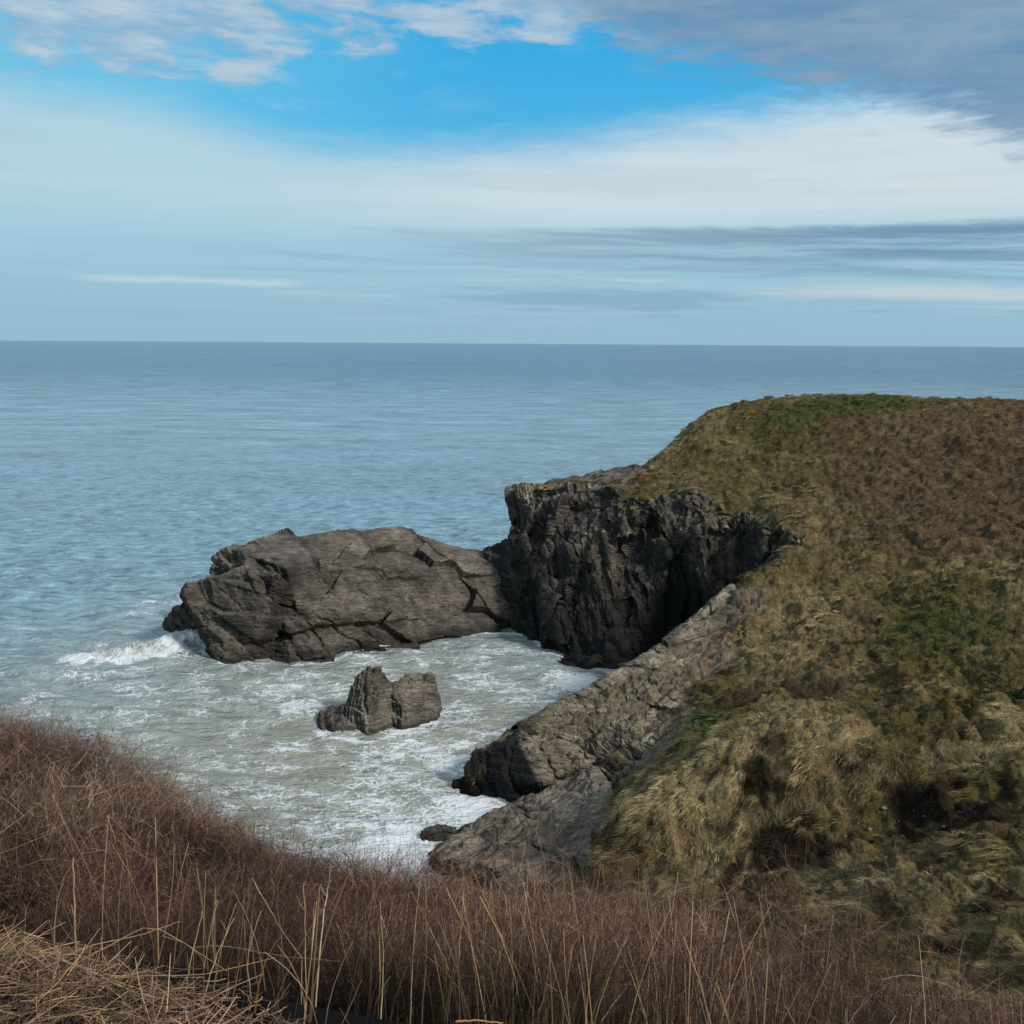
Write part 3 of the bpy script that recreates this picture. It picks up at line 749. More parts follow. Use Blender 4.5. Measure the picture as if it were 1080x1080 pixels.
# ------------------------------------------------------------------ cliff face (loft between surveyed edges)
def cr(p, t):   # catmull-rom along first axis
    n = len(p); i = np.clip(np.floor(t).astype(int), 0, n - 2); f = (t - i)
    g = lambda k: p[np.clip(i + k, 0, n - 1)]
    f = f.reshape((-1,) + (1,) * (p.ndim - 1))
    return 0.5 * ((2 * g(0)) + (-g(-1) + g(1)) * f + (2*g(-1) - 5*g(0) + 4*g(1) - g(2)) * f**2 + (-g(-1) + 3*g(0) - 3*g(1) + g(2)) * f**3)
cols = [
 [B(562,516,121),B(560,518,119.5),B(558,540,119.5),B(556,570,119),B(556,610,119),bw(556,650,-2)],
 [B(556,514,115),B(545,517,114.5),B(546,545,115),B(545,570,115),B(540,615,114),np.array([1,112,-2])],
 [B(556,515,113),B(541,518,111.5),B(548,548,110.5),B(540,580,109.5),B(545,630,106.5),bw(553,668,-1.5)],
 [B(575,512,112),B(565,519,110),B(571,550,107.5),B(572,590,105),B(576,640,101),bw(579,686,-1.5)],
 [B(605,508,110.5),B(600,514,108),B(603,550,105),B(606,590,101.5),B(608,640,98.5),bw(607,698,-1.5)],
 [B(645,512,108),B(640,520,105),B(643,555,102),B(645,600,99),B(646,645,96.8),bw(645,708,-1.5)],
 [B(685,518,105),B(680,528,102),B(682,560,100.5),B(684,600,98.3),B(682,640,96.3),bw(692,703)],
 [B(735,520,102),B(730,530,99),B(722,560,97.5),B(716,600,96.6),B(712,640,97.5),np.array([16,95,-1.5])],
 [B(770,535,98.5),B(765,545,96),B(752,570,95),B(742,605,94.2),B(742,650,94.6),np.array([18.3,94.5,-1.5])],
 [B(805,540,95.5),B(800,550,93),B(790,570,93.5),B(782,600,94),B(775,640,94.5),np.array([20.5,92.5,-1.5])],
 [B(830,550,92),B(826,558,90),B(820,580,89.5),B(812,610,89),B(800,650,88.5),np.array([22,87.5,-1.5])],
 [B(850,565,86),B(838,572,84.5),B(830,600,84),B(825,620,84),B(810,650,84),np.array([20.5,83,-1.5])]]
G = np.array(cols)
tc_ = np.linspace(0, len(cols) - 1, 640); tr = np.linspace(0, 5, 260)
G2 = cr(G, tc_); G3 = cr(np.swapaxes(G2, 0, 1), tr)   # rows x cols x 3
V = G3.reshape(-1, 3); Fc = grid_faces(260, 640)[:, ::-1]
N = vnormals(V, Fc)
if N[:, 1].mean() > 0: Fc = Fc[:, ::-1]; N = -N
tt = np.repeat(tr, 640)
edge = smooth(0, 0.7, tt)
al = np.tile(tc_, 260) * 3.0
# vertical ribs and gullies
rib = ridged(np.stack([V[:, 0] * 0.33 + V[:, 2] * 0.10, V[:, 1] * 0.3, V[:, 2] * 0.06], 1), 4, 201)
rib2 = ridged(np.stack([V[:, 0] * 1.1 + V[:, 2] * 0.25, V[:, 1] * 0.9, V[:, 2] * 0.2], 1), 3, 222)
V = V + N * ((rib - 0.72) * 2.0 + (rib2 - 0.7) * 0.2)[:, None] * (edge * 0.85 + 0.15)[:, None]
V_in = V.copy()
V = shape_rock(V, Fc, 0.9, 77, [((0.92, 0.2, 0.28), 3.4, 0.95, -0.1), ((0.9, -0.3, 0.3), 1.5, 0.45, -0.05), ((-0.4, 0.2, 0.9), 3.0, 0.6, 0.0), ((0.8, 0.2, 0.35), 0.6, 0.10, -0.1)], 0.9, 0.5, (1.3, 1.3, 0.5), 0.0, 1.3)
V = V_in + (V - V_in) * (0.3 + 0.7 * edge)[:, None]
def cliff_extra(V, N, c):
    # darker low down, cave shade painted near black, paler ribs near the top
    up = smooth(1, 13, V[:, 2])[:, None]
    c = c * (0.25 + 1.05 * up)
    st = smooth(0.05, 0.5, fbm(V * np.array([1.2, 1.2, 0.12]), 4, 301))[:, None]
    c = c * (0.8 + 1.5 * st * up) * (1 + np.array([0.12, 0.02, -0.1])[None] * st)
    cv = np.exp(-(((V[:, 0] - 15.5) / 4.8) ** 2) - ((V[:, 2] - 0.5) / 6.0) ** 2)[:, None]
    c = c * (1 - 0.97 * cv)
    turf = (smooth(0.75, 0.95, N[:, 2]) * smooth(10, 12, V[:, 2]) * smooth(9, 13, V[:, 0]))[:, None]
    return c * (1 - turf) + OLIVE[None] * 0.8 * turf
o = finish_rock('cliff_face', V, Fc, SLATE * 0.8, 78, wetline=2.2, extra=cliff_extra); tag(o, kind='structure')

# bare rock flank of the near spur
fl = [[(548,768,67.0),(545,785,66.0),(560,805,64.7),(585,828,63.2)],
      [(565,760,66.6),(572,780,65.9),(580,802,64.8),(600,824,62.6)],
      [(600,742,67.5),(610,764,66.2),(622,790,64.0),(645,815,60.7)],
      [(640,720,68.5),(652,744,66.8),(665,770,63.8),(690,800,59.4)],
      [(680,698,69.9),(690,722,67.6),(700,748,64.8),(716,778,60.0)],
      [(720,670,71.9),(729,696,70.2),(738,720,67.8),(746,746,62.8)],
      [(752,640,74.4),(760,665,72.8),(764,688,70.8),(768,712,67.0)],
      [(776,618,76.6),(784,640,75.0),(788,658,73.6),(790,675,71.6)]]
G = []
for col_ in fl:
    pts_ = [P(*q) for q in col_]
    n0 = np.array([-0.05, -0.28, 0.0])
    row = [pts_[0] + np.array([-1.5, 3.4, -3.0]), pts_[0] + np.array([-0.5, 1.0, -0.25])] + [p_ + n0 for p_ in pts_[:3]] + [pts_[3] + np.array([0.2, 0.4, -0.5]), pts_[3] + np.array([0.5, -0.2, -2.2])]
    G.append(row)
G = np.array(G)
G2 = cr(G, np.linspace(0, len(fl) - 1, 420)); G3 = cr(np.swapaxes(G2, 0, 1), np.linspace(0, 6, 230))
V = G3.reshape(-1, 3); Fc = grid_faces(230, 420)
if vnormals(V, Fc)[:, 2].mean() < 0: Fc = Fc[:, ::-1]
V_in = V.copy(); aa_ = np.tile(np.linspace(0, 1, 420), 230); bb_ = np.repeat(np.linspace(0, 1, 230), 420)
V = shape_rock(V, Fc, 1.0, 133, [((-0.5, 0.55, 0.65), 1.9, 0.75, -0.1), ((0.75, 0.5, 0.2), 1.3, 0.35, 0.0), ((-0.4, 0.5, 0.75), 0.6, 0.18, -0.1)], 1.2, 0.9, (0.8, 0.8, 1.6), 0.0, 0.5)
tp_ = smooth(0, 0.08, aa_) * smooth(1, 0.93, aa_) * (0.35 + 0.65 * smooth(0.22, 0.42, bb_)) * 0.9
V = V_in + (V - V_in) * tp_[:, None]
def flank_extra(V, N, c):
    moss = smooth(0.0, 0.35, fbm(V * 0.45, 4, 611))[:, None] * smooth(0.3, 0.7, N[:, 2])[:, None]
    c = c * (1 - moss * 0.7) + srgb(120,104,74)[None] * 0.55 * moss
    sp_ = smooth(0.28, 0.5, fbm(V * 1.6, 3, 613))[:, None]
    return c * (1 + 0.5 * sp_)
o = finish_rock('spur_flank', V, Fc, srgb(148,134,114) * 0.66, 134, wetline=0.6, extra=flank_extra); tag(o, kind='structure')

# rock shelf along the top and lower step at the neck (setting rock)
shelf = [B(545,518,112),B(562,511,113.5),B(600,503,113),B(665,489,113),B(690,492,111),B(700,515,105),B(640,518,106),B(600,515,108.5),B(560,522,110.5),B(545,530,111.5),
         np.array([2,114,7]),np.array([8,114,7]),np.array([14,112,8])]
o = hull_rock('cliff_shelf', [shelf], 0.16, SLATE * 1.0, 91, 0.8, [((0.3, -0.5, 0.8), 1.2, 0.5, -0.1), ((0.9, -0.4, 0.1), 2.2, 0.4, 0.0)], 1.2, 0.6, wetline=0.1); tag(o, 'bare dark rock shelf on the headland point above the cliff', 'rock')
neck = [B(509,579,111.5),B(540,566,111),B(556,572,109),B(560,600,107.5),bw(558,670,-1.5),bw(546,669,-1.5),B(534,612,108.2),B(528,598,109),np.array([0,117,-1.5]),np.array([3,117,4])]
hull_rock('stepped_rock', [neck], 0.13, SLATE * 0.6, 97, 0.9, [((0.95, 0.2, 0.12), 1.8, 0.5, -0.05), ((0.2, 0.2, 0.95), 1.5, 0.3, 0.0)], 1.0, 0.6, (1.3,1.3,.4), label='low stepped block of dark rock between the whaleback and the tall cliff', cat='rock', wetline=2.0)

# ------------------------------------------------------------------ fringe of turf hanging over cliff and scarp edges
def fringe(line, n, spread, Lm, colr, droop=-0.9, wd=0.03, outv=(-0.3, -1.0)):
    pts = np.array(line); seg = np.linalg.norm(np.diff(pts, axis=0), axis=1); cum = np.concatenate([[0], np.cumsum(seg)])
    s = rng.random(n) * cum[-1]; k = np.clip(np.searchsorted(cum, s) - 1, 0, len(seg) - 1)
    f = (s - cum[k]) / seg[k]
    p = pts[k] * (1 - f)[:, None] + pts[k + 1] * f[:, None]
    off = rng.random(n) * spread
    p[:, 0] -= outv[0] * off; p[:, 1] -= outv[1] * off
    p += rng.normal(0, 0.18, (n, 3)) * np.array([1, 1, 1.0])
    kk = rng.random(n) < smooth(-0.3, 0.25, fbm(p * 0.9, 3, 23)); p[:, 2] += 0.05 + 0.3 * fbm(p * 0.8, 3, 19)
    swx = fbm(p * 1.1, 2, 27) * 2.2; d = np.stack([outv[0] + swx + rng.normal(0, .25, n), outv[1] + rng.normal(0, .25, n), rng.random(n) * 0.9 + 0.1], 1)
    c = land_colour(p) * 0.5 + np.array(colr)[None] * 0.5
    c = c * np.clip(0.6 + 0.6 * rng.random(n) + 0.9 * fbm(p * 1.1, 2, 4), 0.2, 2)[:, None]; p, d, c = p[kk], d[kk], c[kk]; n = len(p)
    return ribbons(p, d, Lm * (0.5 + 0.6 * rng.random(n)) * 0.8, np.full(n, wd), np.tile(np.array([0, 0, droop]), (n, 1)), np.clip(c, .005, 1), 3, tipdark=(0.7, 1.1))
parts = [fringe([B(*s) + np.array([0, 0.6, 0]) for s in [(684,529,102),(730,531,99),(765,546,96),(800,550,93),(826,558,90)]], 16000, 2.2, 0.6, TAN * 0.8, wd=0.035),
         fringe([B(*s) for s in [(660,850,47),(672,868,46),(700,888,45),(740,882,44.8),(780,876,44.4),(815,862,44.2),(850,845,44.4),(880,830,44.6),(925,818,45),(960,805,45.3)]], 16000, 1.6, 0.75, TAN, wd=0.018),
         fringe([B(*s) for s in [(990,790,46),(1010,800,45.5),(1050,795,45),(1080,800,44),(1140,800,43.5)]], 5000, 1.2, 0.6, TAN, wd=0.018)]
V, Fc, C = merge(parts)
o = mk('overhanging_turf', V, Fc, GRASS, attrs={'col': C}); tag(o, 'tousled grass drooping over the cliff top and the broken bank', 'grass', kind='stuff')

# ------------------------------------------------------------------ the sea
ncs = 760; nrs = 1000
us = np.concatenate([np.linspace(-3.0, -0.62, 50)[:-1], np.linspace(-0.62, 0.30, ncs - 140), np.linspace(0.30, 3.0, 92)[1:]]); ncs = len(us)
ds = np.concatenate([38 * (420 / 38) ** np.linspace(0, 1, nrs - 120)[:-1], 420 * (60000 / 420) ** np.linspace(0, 1, 121)]); nrs = len(ds)
U, D = np.meshgrid(us, ds); x = (U * D).ravel(); y = D.ravel()
z = np.zeros_like(x)
shelter = 0.45 + 0.55 * smooth(-2, -22, x + (100 - y) * 0.25)
fade = smooth(420, 120, y)
r2 = np.random.default_rng(3)
for k in range(34):
    lam = 1.3 * (14 / 1.3) ** (k / 33.0); a = r2.normal(-1.9, 0.5); kx, ky = math.cos(a) * 2 * math.pi / lam, math.sin(a) * 2 * math.pi / lam
    ph = kx * x + ky * y + r2.random() * 6.28 + 1.2 * vnoise(np.stack([x * 0.03, y * 0.03, np.full_like(x, k)], 1), 5)
    amp = 0.0105 * lam ** 0.75
    s = np.sin(ph); z += amp * (s + 0.35 * (1 - np.abs(s)) * 2 - 0.35) * fade * np.where(lam < 2.5, smooth(200, 100, y), 1)
z *= shelter
# breaking wave by the whaleback
w0, w1 = S(88, 696), S(222, 676)
def segd(x, y, a, b):
    ab = b[:2] - a[:2]; t = np.clip(((x - a[0]) * ab[0] + (y - a[1]) * ab[1]) / (ab @ ab), 0, 1)
    dx, dy = x - (a[0] + t * ab[0]), y - (a[1] + t * ab[1])
    return np.hypot(dx, dy), t, (dx * -ab[1] + dy * ab[0]) / np.linalg.norm(ab)
nz = fbm(np.stack([x * 0.5, y * 0.5, x * 0], 1), 4, 11); nz2 = fbm(np.stack([x * 1.4, y * 1.4, x * 0], 1), 3, 12)
dw, tw, sw = segd(x, y, w0, w1)
swell = np.exp(-((dw / 2.0) ** 2)) * (0.25 + 0.75 * tw)
z += swell * 1.3 * (1 + 0.4 * nz)
foam = np.zeros_like(x)
foam = np.maximum(foam, 1.7 * np.exp(-(((dw + nz * 1.2 + nz2 * 0.6) / 2.3) ** 2)))
z += np.exp(-((dw / 1.6) ** 2)) * 0.55 * nz2
# foam next to rocks
shore = [S(*q) for q in [(172,672),(203,678),(238,700),(285,698),(340,697),(400,682),(470,668),(540,668),(558,670),(579,686),(607,699),(645,710)]]
shore2 = [S(*q) for q in [(333,768),(345,776),(388,783),(420,773),(458,762),(464,750)]]
shore3 = [S(*q) for q in [(500,800),(502,828),(522,842),(540,850),(480,880),(448,880),(446,892),(455,905),(430,915),(395,925),(330,935)]]
def shoredist(sh):
    d = np.full(x.shape, 1e9)
    for a, b2 in zip(sh[:-1], sh[1:]): d = np.minimum(d, segd(x, y, a, b2)[0])
    return d
d1, d2, d3 = shoredist(shore), shoredist(shore2), shoredist(shore3)
foam = np.maximum(foam, 1.2 * np.exp(-d1 / 0.7)); foam = np.maximum(foam, 1.1 * np.exp(-d2 / 0.7)); foam = np.maximum(foam, np.maximum(0.95 * np.exp(-d3 / 3.0), 1.3 * np.exp(-d3 / 1.1)))
fz = [(560,690,6,.30),(500,700,12,.55),(420,700,12,.60),(300,720,13,.55),(230,730,14,.50),(480,760,12,.62),(560,740,7,.66),(600,718,3.0,1.25),(620,714,2.0,1.1),(400,850,9,.72),(360,880,7,.80),(470,830,7,.75),(330,800,12,.5),(250,790,12,.45),(150,760,12,.42),
      (120,700,12,.42),(520,800,4,.85),(400,895,3.4,1.25),(375,905,2.5,1.2),(430,880,2.6,1.15),(500,850,3.0,1.2),(470,845,2.5,1.05),(425,845,2.2,1.0),(320,745,2.5,1.0),(500,715,3.0,.95),(80,720,12,.35),(180,640,8,.45),(20,760,14,.30),(440,800,7,.68),(380,800,8,.6), (250,840,10,.42)]
for px, py, r, s in fz:
    q = S(px, py); foam = np.maximum(foam, s * np.exp(-(((x - q[0]) ** 2 + ((y - q[1]) * 1.0) ** 2) / r ** 2)))
foam = np.where(foam < 1.0, foam * 0.86, foam) * (1 + 0.40 * fbm(np.stack([x * 0.16, y * 0.2, x * 0], 1), 3, 15) + 0.15 * nz)
clear = S(615, 690); foam *= 1 - 0.7 * np.exp(-((x - clear[0]) ** 2 + (y - clear[1]) ** 2) / 9.0)
z += np.clip(foam, 0, 1) * 0.10 * nz2 + smooth(60, 0, np.abs(x)) * 0
bayc = S(330, 790)
silt = smooth(1.0, 0.0, np.hypot((x - bayc[0]) / 75, (y - bayc[1]) / 75)) * 1.0
silt = np.clip(silt * (1 + 0.3 * fbm(np.stack([x * 0.04, y * 0.07, x * 0], 1), 3, 44)), 0, 1)
V = np.stack([x, y, z], 1)
sea = mk('sea', V, grid_faces(nrs, ncs), WATER, attrs={'foam': foam, 'silt': silt}); tag(sea, kind='structure')
# remaining ocean behind the viewpoint is hidden by the land; a ring closes it
bmv = np.array([[-60000, -60000, -0.6], [60000, -60000, -0.6], [60000, 60000, -0.6], [-60000, 60000, -0.6]], float)
# broken water on the crest
gt, gs = np.meshgrid(np.linspace(0, 1, 420), np.linspace(-1, 1, 110), indexing='ij')
gt = gt.ravel(); gs = gs.ravel()
ux_, uy_ = (w1 - w0)[0], (w1 - w0)[1]; ul_ = math.hypot(ux_, uy_)
hh_ = (0.25 + 1.25 * gt ** 1.2) * smooth(0, 0.15, gt)
bx0 = w0[0] + ux_ * gt * 1.02; by0 = w0[1] + uy_ * gt * 1.02
wv_ = 1.4 + 0.8 * gt
X0 = bx0 - uy_ / ul_ * gs * wv_; Y0 = by0 + ux_ / ul_ * gs * wv_
Z0 = hh_ * (1 - gs ** 2) ** 1.0 - 0.35
Vb = np.stack([X0, Y0, Z0], 1)
Vb[:, 0] += 0.5 * fbm(Vb * 0.8, 3, 501); Vb[:, 1] += 0.6 * fbm(Vb * 0.8, 3, 502)
Vb[:, 2] += (1 - gs ** 2) * (0.7 * fbm(Vb * 0.9, 3, 503) + 0.55 * fbm(Vb * 3.0, 4, 504) + 0.22 * vnoise(Vb * 9.0, 505)) * (0.4 + gt)
breaker = mk('breaking_wave', Vb, grid_faces(420, 110), FOAM)
tag(breaker, 'white breaking wave running into the seaward end of the whaleback', 'wave')
n = 1500
t = rng.random(n) ** 0.8; off = rng.normal(0, 0.75, n)
px_ = w0[0] * (1 - t) + w1[0] * t; py_ = w0[1] * (1 - t) + w1[1] * t
nx, ny = -(w1 - w0)[1], (w1 - w0)[0]; nl = math.hypot(nx, ny)
cx = px_ + nx / nl * off; cy = py_ + ny / nl * off
cz = 1.15 * np.exp(-(off / 1.6) ** 2) * (0.3 + 0.7 * t) + rng.random(n) ** 2 * 0.75 * (0.25 + t) - 0.1
ico = bmesh.new(); bmesh.ops.create_icosphere(ico, subdivisions=1, radius=1); iv = np.array([v.co for v in ico.verts]); ifc = np.array([[v.index for v in f.verts] for f in ico.faces]); ico.free()
r = (0.015 + 0.05 * rng.random(n) ** 3)
VV = (np.stack([cx, cy, cz], 1)[:, None] + iv[None] * (r[:, None, None] * (1 + 0.5 * rng.normal(size=(n, 1, 3))) ) * np.array([1.2, 1, .8]))
VV += rng.normal(0, 0.012, VV.shape)
FF = (np.arange(n)[:, None, None] * len(iv) + ifc[None]).reshape(-1, 3)
o = mk('wave_spray', VV.reshape(-1, 3), FF, FOAM); tag(o, 'fine spray thrown up above the breaking wave', 'spray', kind='stuff')

# ------------------------------------------------------------------ foreground bank
FP = []
VEG = 0.9
def fp(px, py, d, veg=VEG): q = P(px, py, d); FP.append((q[0], q[1], q[2] - veg))
crest = [(-250,745,16),(-100,748,15.5),(0,756,15),(60,768,14.8),(110,790,14.4),(200,840,13.6),(300,890,12.8),(400,932,12),(500,952,11.3),(600,962,10.8),(700,972,10.4),(760,994,10),(830,1026,9.4),(900,1055,8.9),(1000,1082,8.2),(1080,1096,7.6),(1250,1130,7)]
for s in crest: fp(*s)
for s in crest:
    q = P(*s); FP.append((q[0] * 1.1, q[1] + 2.2, q[2] - VEG - 2.2)); FP.append((q[0] * 1.3 , q[1] + 7, q[2] - VEG - 8.0))
for s in [(0,860,9.5),(-200,860,10),(200,900,9),(400,980,7.6),(600,1022,7),(800,1085,6.4),(0,960,6.3),(200,1000,5.8),(-200,960,6.5)]: fp(*s, 0.85)
for x_, y_, z_ in [(-3,3.5,27.9),(0,3.5,27.35),(3,3.3,26.9),(-6,4,28.2),(6,3,26.5),(0,1,28.25),(-6,0,28.7),(6,0,28.0),(-1.5,4.7,26.95),(-3.5,4.7,27.1),(0,-6,29),(-12,6,28),(12,3,26)]: FP.append((x_, y_, z_))
FP = np.array(FP); WF = rbf_fit(FP, 0.3)
xs = np.linspace(-14, 14, 300); ys = np.linspace(-6, 22, 300)
X, Y = np.meshgrid(xs, ys); fzv = rbf_eval(FP, WF, X.ravel(), Y.ravel())
V = np.stack([X.ravel(), Y.ravel(), fzv], 1)
V[:, 2] += 0.10 * fbm(V * 1.1, 4, 51)
fgc = np.tile(srgb(40,30,26) * 0.35, (len(V), 1)) * (1 + 0.3 * fbm(V * 2, 3, 6))[:, None]
Ff = grid_faces(300, 300)
o = mk('bank_ground', V, Ff, SOIL, attrs={'col': fgc, 'stone': np.zeros(len(V))}); tag(o, kind='structure')
def fgz(x, y): return rbf_eval(FP, WF, x, y)

# thicket: stems -> branches -> fine twigs
def grow(base, dirv, L, W, droop, k, n_child, spread, Lr, Wr, tmin=0.25):
    n = len(base); idx = np.repeat(np.arange(n), n_child); t = tmin + (1 - tmin) * rng.random(len(idx))
    d = dirv[idx] / np.linalg.norm(dirv[idx], axis=1, keepdims=True)
    p = base[idx] + d * (L[idx] * t)[:, None] + droop[idx] * (L[idx] * t * t)[:, None]
    nd = d + rng.normal(0, spread, (len(idx), 3)) + np.array([0, 0, 0.12])
    return idx, p, nd, L[idx] * Lr * (0.5 + 0.8 * rng.random(len(idx))) * (1.1 - 0.5 * t), W[idx] * Wr
def thicket_cols(n, idx, base):
    c1 = srgb(108,72,60); c2 = srgb(128,104,86); c3 = srgb(86,56,50)
    return c1, c2, c3
NS = 13500
sx = rng.uniform(-0.62, 0.62, NS * 3); sd = 3.9 + 12.2 * rng.random(NS * 3) ** 0.8
x_ = sx * sd * 1.05; y_ = sd
zc = fgz(x_, y_)
cl = fbm(np.stack([x_ * 0.9, y_ * 0.9, x_ * 0], 1), 3, 333)
# leave the near left corner to the litter
ok = (rng.random(len(x_)) < np.where(y_ < 8.5, smooth(-0.22, 0.12, cl) * 0.97 + 0.03, smooth(-0.6, 0.1, cl) * 0.8 + 0.2)) & ((y_ > 4.9) | (x_ > -1.0) & (y_ > 4.4) | (x_ > -0.2))
ok &= ~((x_ / y_ < -0.05) & (y_ < 6.2) & (rng.random(len(x_)) < 0.5))
x_, y_, zc = x_[ok][:NS], y_[ok][:NS], zc[ok][:NS]; NS = len(x_)
base = np.stack([x_, y_, zc - 0.05], 1)
slopev = np.array([0.15, 0.25, 1.0])
dirv = slopev[None] + rng.normal(0, 0.42, (NS, 3))
hn = 1 + 0.42 * fbm(base * np.array([0.8, 0.8, 0]), 3, 90)
L0 = (0.68 + 0.20 * rng.random(NS)) * hn; W0 = 0.0075 * np.clip(y_ / 9.0, 0.5, 1.1)
dr0 = rng.normal(0, 0.15, (NS, 3)) + np.array([0, 0, -0.05])
ca, cb, cc3 = srgb(128,97,80) * 0.78, srgb(150,130,106) * 0.84, srgb(106,78,65) * 0.72
def tcol(p, seedoff, s=1.0):
    t = smooth(-0.4, 0.4, fbm(p * 0.55, 3, 101))[:, None]
    c = ca[None] * (1 - t) + cc3[None] * t
    g_ = smooth(0.0, 0.6, fbm(p * 0.4 + 30, 3, 105))[:, None]
    c = c * (1 - g_ * 0.8) + cb[None] * g_ * 0.8
    v = np.where(rng.random(len(p)) < 0.20, 1.7 + 1.3 * rng.random(len(p)), 0.2 + 0.55 * rng.random(len(p)))
    return c * (s * v)[:, None]
parts = [ribbons(base, dirv, L0, W0, dr0, tcol(base, 0, 0.9), 3, tipdark=(0.2, 1.0))]  # stem feet painted dark for the shaded hollows
i1, b1, d1_, L1, W1 = grow(base, dirv, L0, W0, dr0, 1, 7, 0.65, 0.55, 0.62, 0.42)
dr1 = rng.normal(0, 0.42, (len(b1), 3))
parts.append(ribbons(b1, d1_, L1, W1, dr1, tcol(b1, 1), 2))
i2, b2, d2_, L2, W2 = grow(b1, d1_, L1, W1, dr1, 2, 5, 1.0, 0.6, 0.62, 0.2)
dr2 = rng.normal(0, 0.5, (len(b2), 3))
parts.append(ribbons(b2, d2_, L2, np.maximum(W2, 0.0016), dr2, tcol(b2, 2, 1.15), 2, taper=0.6))
V, Fc, C = merge(parts)
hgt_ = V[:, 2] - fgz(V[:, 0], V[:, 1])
C = C * (0.22 + 1.0 * smooth(0.25, 1.05, hgt_))[:, None]  # inner shade of the thicket painted in: twigs darken towards the ground
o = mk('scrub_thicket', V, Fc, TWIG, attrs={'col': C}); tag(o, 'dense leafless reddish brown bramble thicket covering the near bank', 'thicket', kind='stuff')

# thin upright dead grass stems through the thicket
n = 8500
ux = rng.beta(1.3, 1.3, n) * 1.10 - 0.5; yy = 3.5 + 8.0 * rng.random(n) ** 1.2
xx = ux * yy
cl = fbm(np.stack([xx * 1.2, yy * 1.2, xx * 0], 1), 2, 444)
k = (rng.random(n) < smooth(-0.3, 0.4, cl)) & (rng.random(n) < (smooth(-0.38, -0.12, xx / yy) * (1 - 0.6 * smooth(0.2, 0.4, xx / yy))) * 0.9 + 0.1)
xx, yy = xx[k], yy[k]; n = len(xx)
base = np.stack([xx, yy, fgz(xx, yy)], 1)
dv = np.array([0.05, 0.05, 1])[None] + rng.normal(0, 0.13, (n, 3)); Ls = (0.75 + 0.6 * rng.random(n))
brow_x = np.array([c_[0] for c_ in crest], float); brow_y = np.array([c_[1] for c_ in crest], float)
def elev_px(q):   # how high on the hill a point stands, as a bearing
    c_, s_ = math.cos(PITCH), math.sin(PITCH); zz = q[:, 2] - H; dep = q[:, 1] * c_ - zz * s_
    return 540 + F * q[:, 0] / dep, 540 - F * (q[:, 1] * s_ + zz * c_) / dep
bx_, by_ = elev_px(base)
lim = np.interp(bx_, brow_x, brow_y) + 22 - 58 * smooth(380, 560, bx_) + 60 * rng.random(n)
for _ in range(6):
    tip_ = base + dv / np.linalg.norm(dv, axis=1, keepdims=True) * Ls[:, None]
    Ls = np.where(elev_px(tip_)[1] < lim, Ls * 0.82, Ls)
c = (srgb(200,166,128)[None] * (0.22 + 0.95 * rng.random(n) ** 1.5)[:, None])
p1 = ribbons(base, dv, Ls, 0.0062 * (0.55 + 0.6 * rng.random(n)), rng.normal(0, 0.15, (n, 3)), c, 4, taper=0.5, tipdark=(0.45, 1.05))
V, Fc, C = merge([p1])
o = mk('dead_grass_stems', V, Fc, STRAW, attrs={'col': C}); tag(o, 'thin pale dead stems standing up through the thicket', 'grass', kind='stuff')

# straw litter, near left corner
n = 38000
xx = rng.uniform(-4.2, 1.2, n); yy = 2.2 + 2.5 * rng.random(n)
k = (rng.random(n) < smooth(-0.35, -1.25, xx + (yy - 3.2) * 0.6)) & (yy < 4.35 + 0.5 * fbm(np.stack([xx * 1.5, yy, xx * 0], 1), 2, 5))
xx, yy = xx[k], yy[k]; n = len(xx)
base = np.stack([xx, yy, fgz(xx, yy) + rng.random(n) * 0.12], 1)
dv = rng.normal(0, 1, (n, 3)) * np.array([1, 0.8, 0.22]) + np.array([0.1, 0, 0.12])
lt = fbm(np.stack([xx * 2, yy * 2, xx * 0], 1), 3, 8)
c = 1.05 * srgb(186,148,114)[None] * (np.where(rng.random(n) < 0.25, 0.7, 0.12) + 0.3 * rng.random(n) + 0.15 * lt)[:, None]
ex_, ey_ = elev_px(base + dv * 0.1)
keep_ = ey_ > 984 + 0.30 * ex_ + rng.normal(0, 9, n)
base, dv, c = base[keep_], dv[keep_], c[keep_]; n = len(base)
V, Fc, C = ribbons(base, dv, 0.06 + 0.16 * rng.random(n) ** 1.5, np.full(n, 0.0034), rng.normal(0, 0.2, (n, 3)), c, 3, taper=0.4)
o = mk('straw_litter', V, Fc, STRAW, attrs={'col': C}); tag(o, 'flattened straw and broken stems on the ground in the near left corner', 'dead grass', kind='stuff')

# ------------------------------------------------------------------ individual tall stalks and arching canes
def tube(pts, radii, sides=6):
    pts = np.array(pts, float); n = len(pts)
    T = np.gradient(pts, axis=0); T /= np.linalg.norm(T, axis=1, keepdims=True)
    ref = np.array([0.3, 0.9, 0.1]); A = np.cross(T, ref); A /= np.linalg.norm(A, axis=1, keepdims=True); Bv = np.cross(T, A)
    th = np.linspace(0, 2 * math.pi, sides, endpoint=False)
    ring = A[:, None] * np.cos(th)[None, :, None] + Bv[:, None] * np.sin(th)[None, :, None]
    V = (pts[:, None] + ring * np.asarray(radii)[:, None, None]).reshape(-1, 3)
    Fc = []
    for i in range(n - 1):
        for j in range(sides):
            Fc.append((i*sides+j, i*sides+(j+1) % sides, (i+1)*sides+(j+1) % sides, (i+1)*sides+j))
    return V, np.array(Fc)
DS = 0.86
def path(ctrl, d, wob=0.006, n=14):
    """control bearings along one cane; d may vary"""
    c = np.array([P(q[0], q[1], q[2] * DS) for q in ctrl]); t = np.linspace(0, len(c) - 1, n)
    p = cr(c, t); return p + rng.normal(0, wob, p.shape)
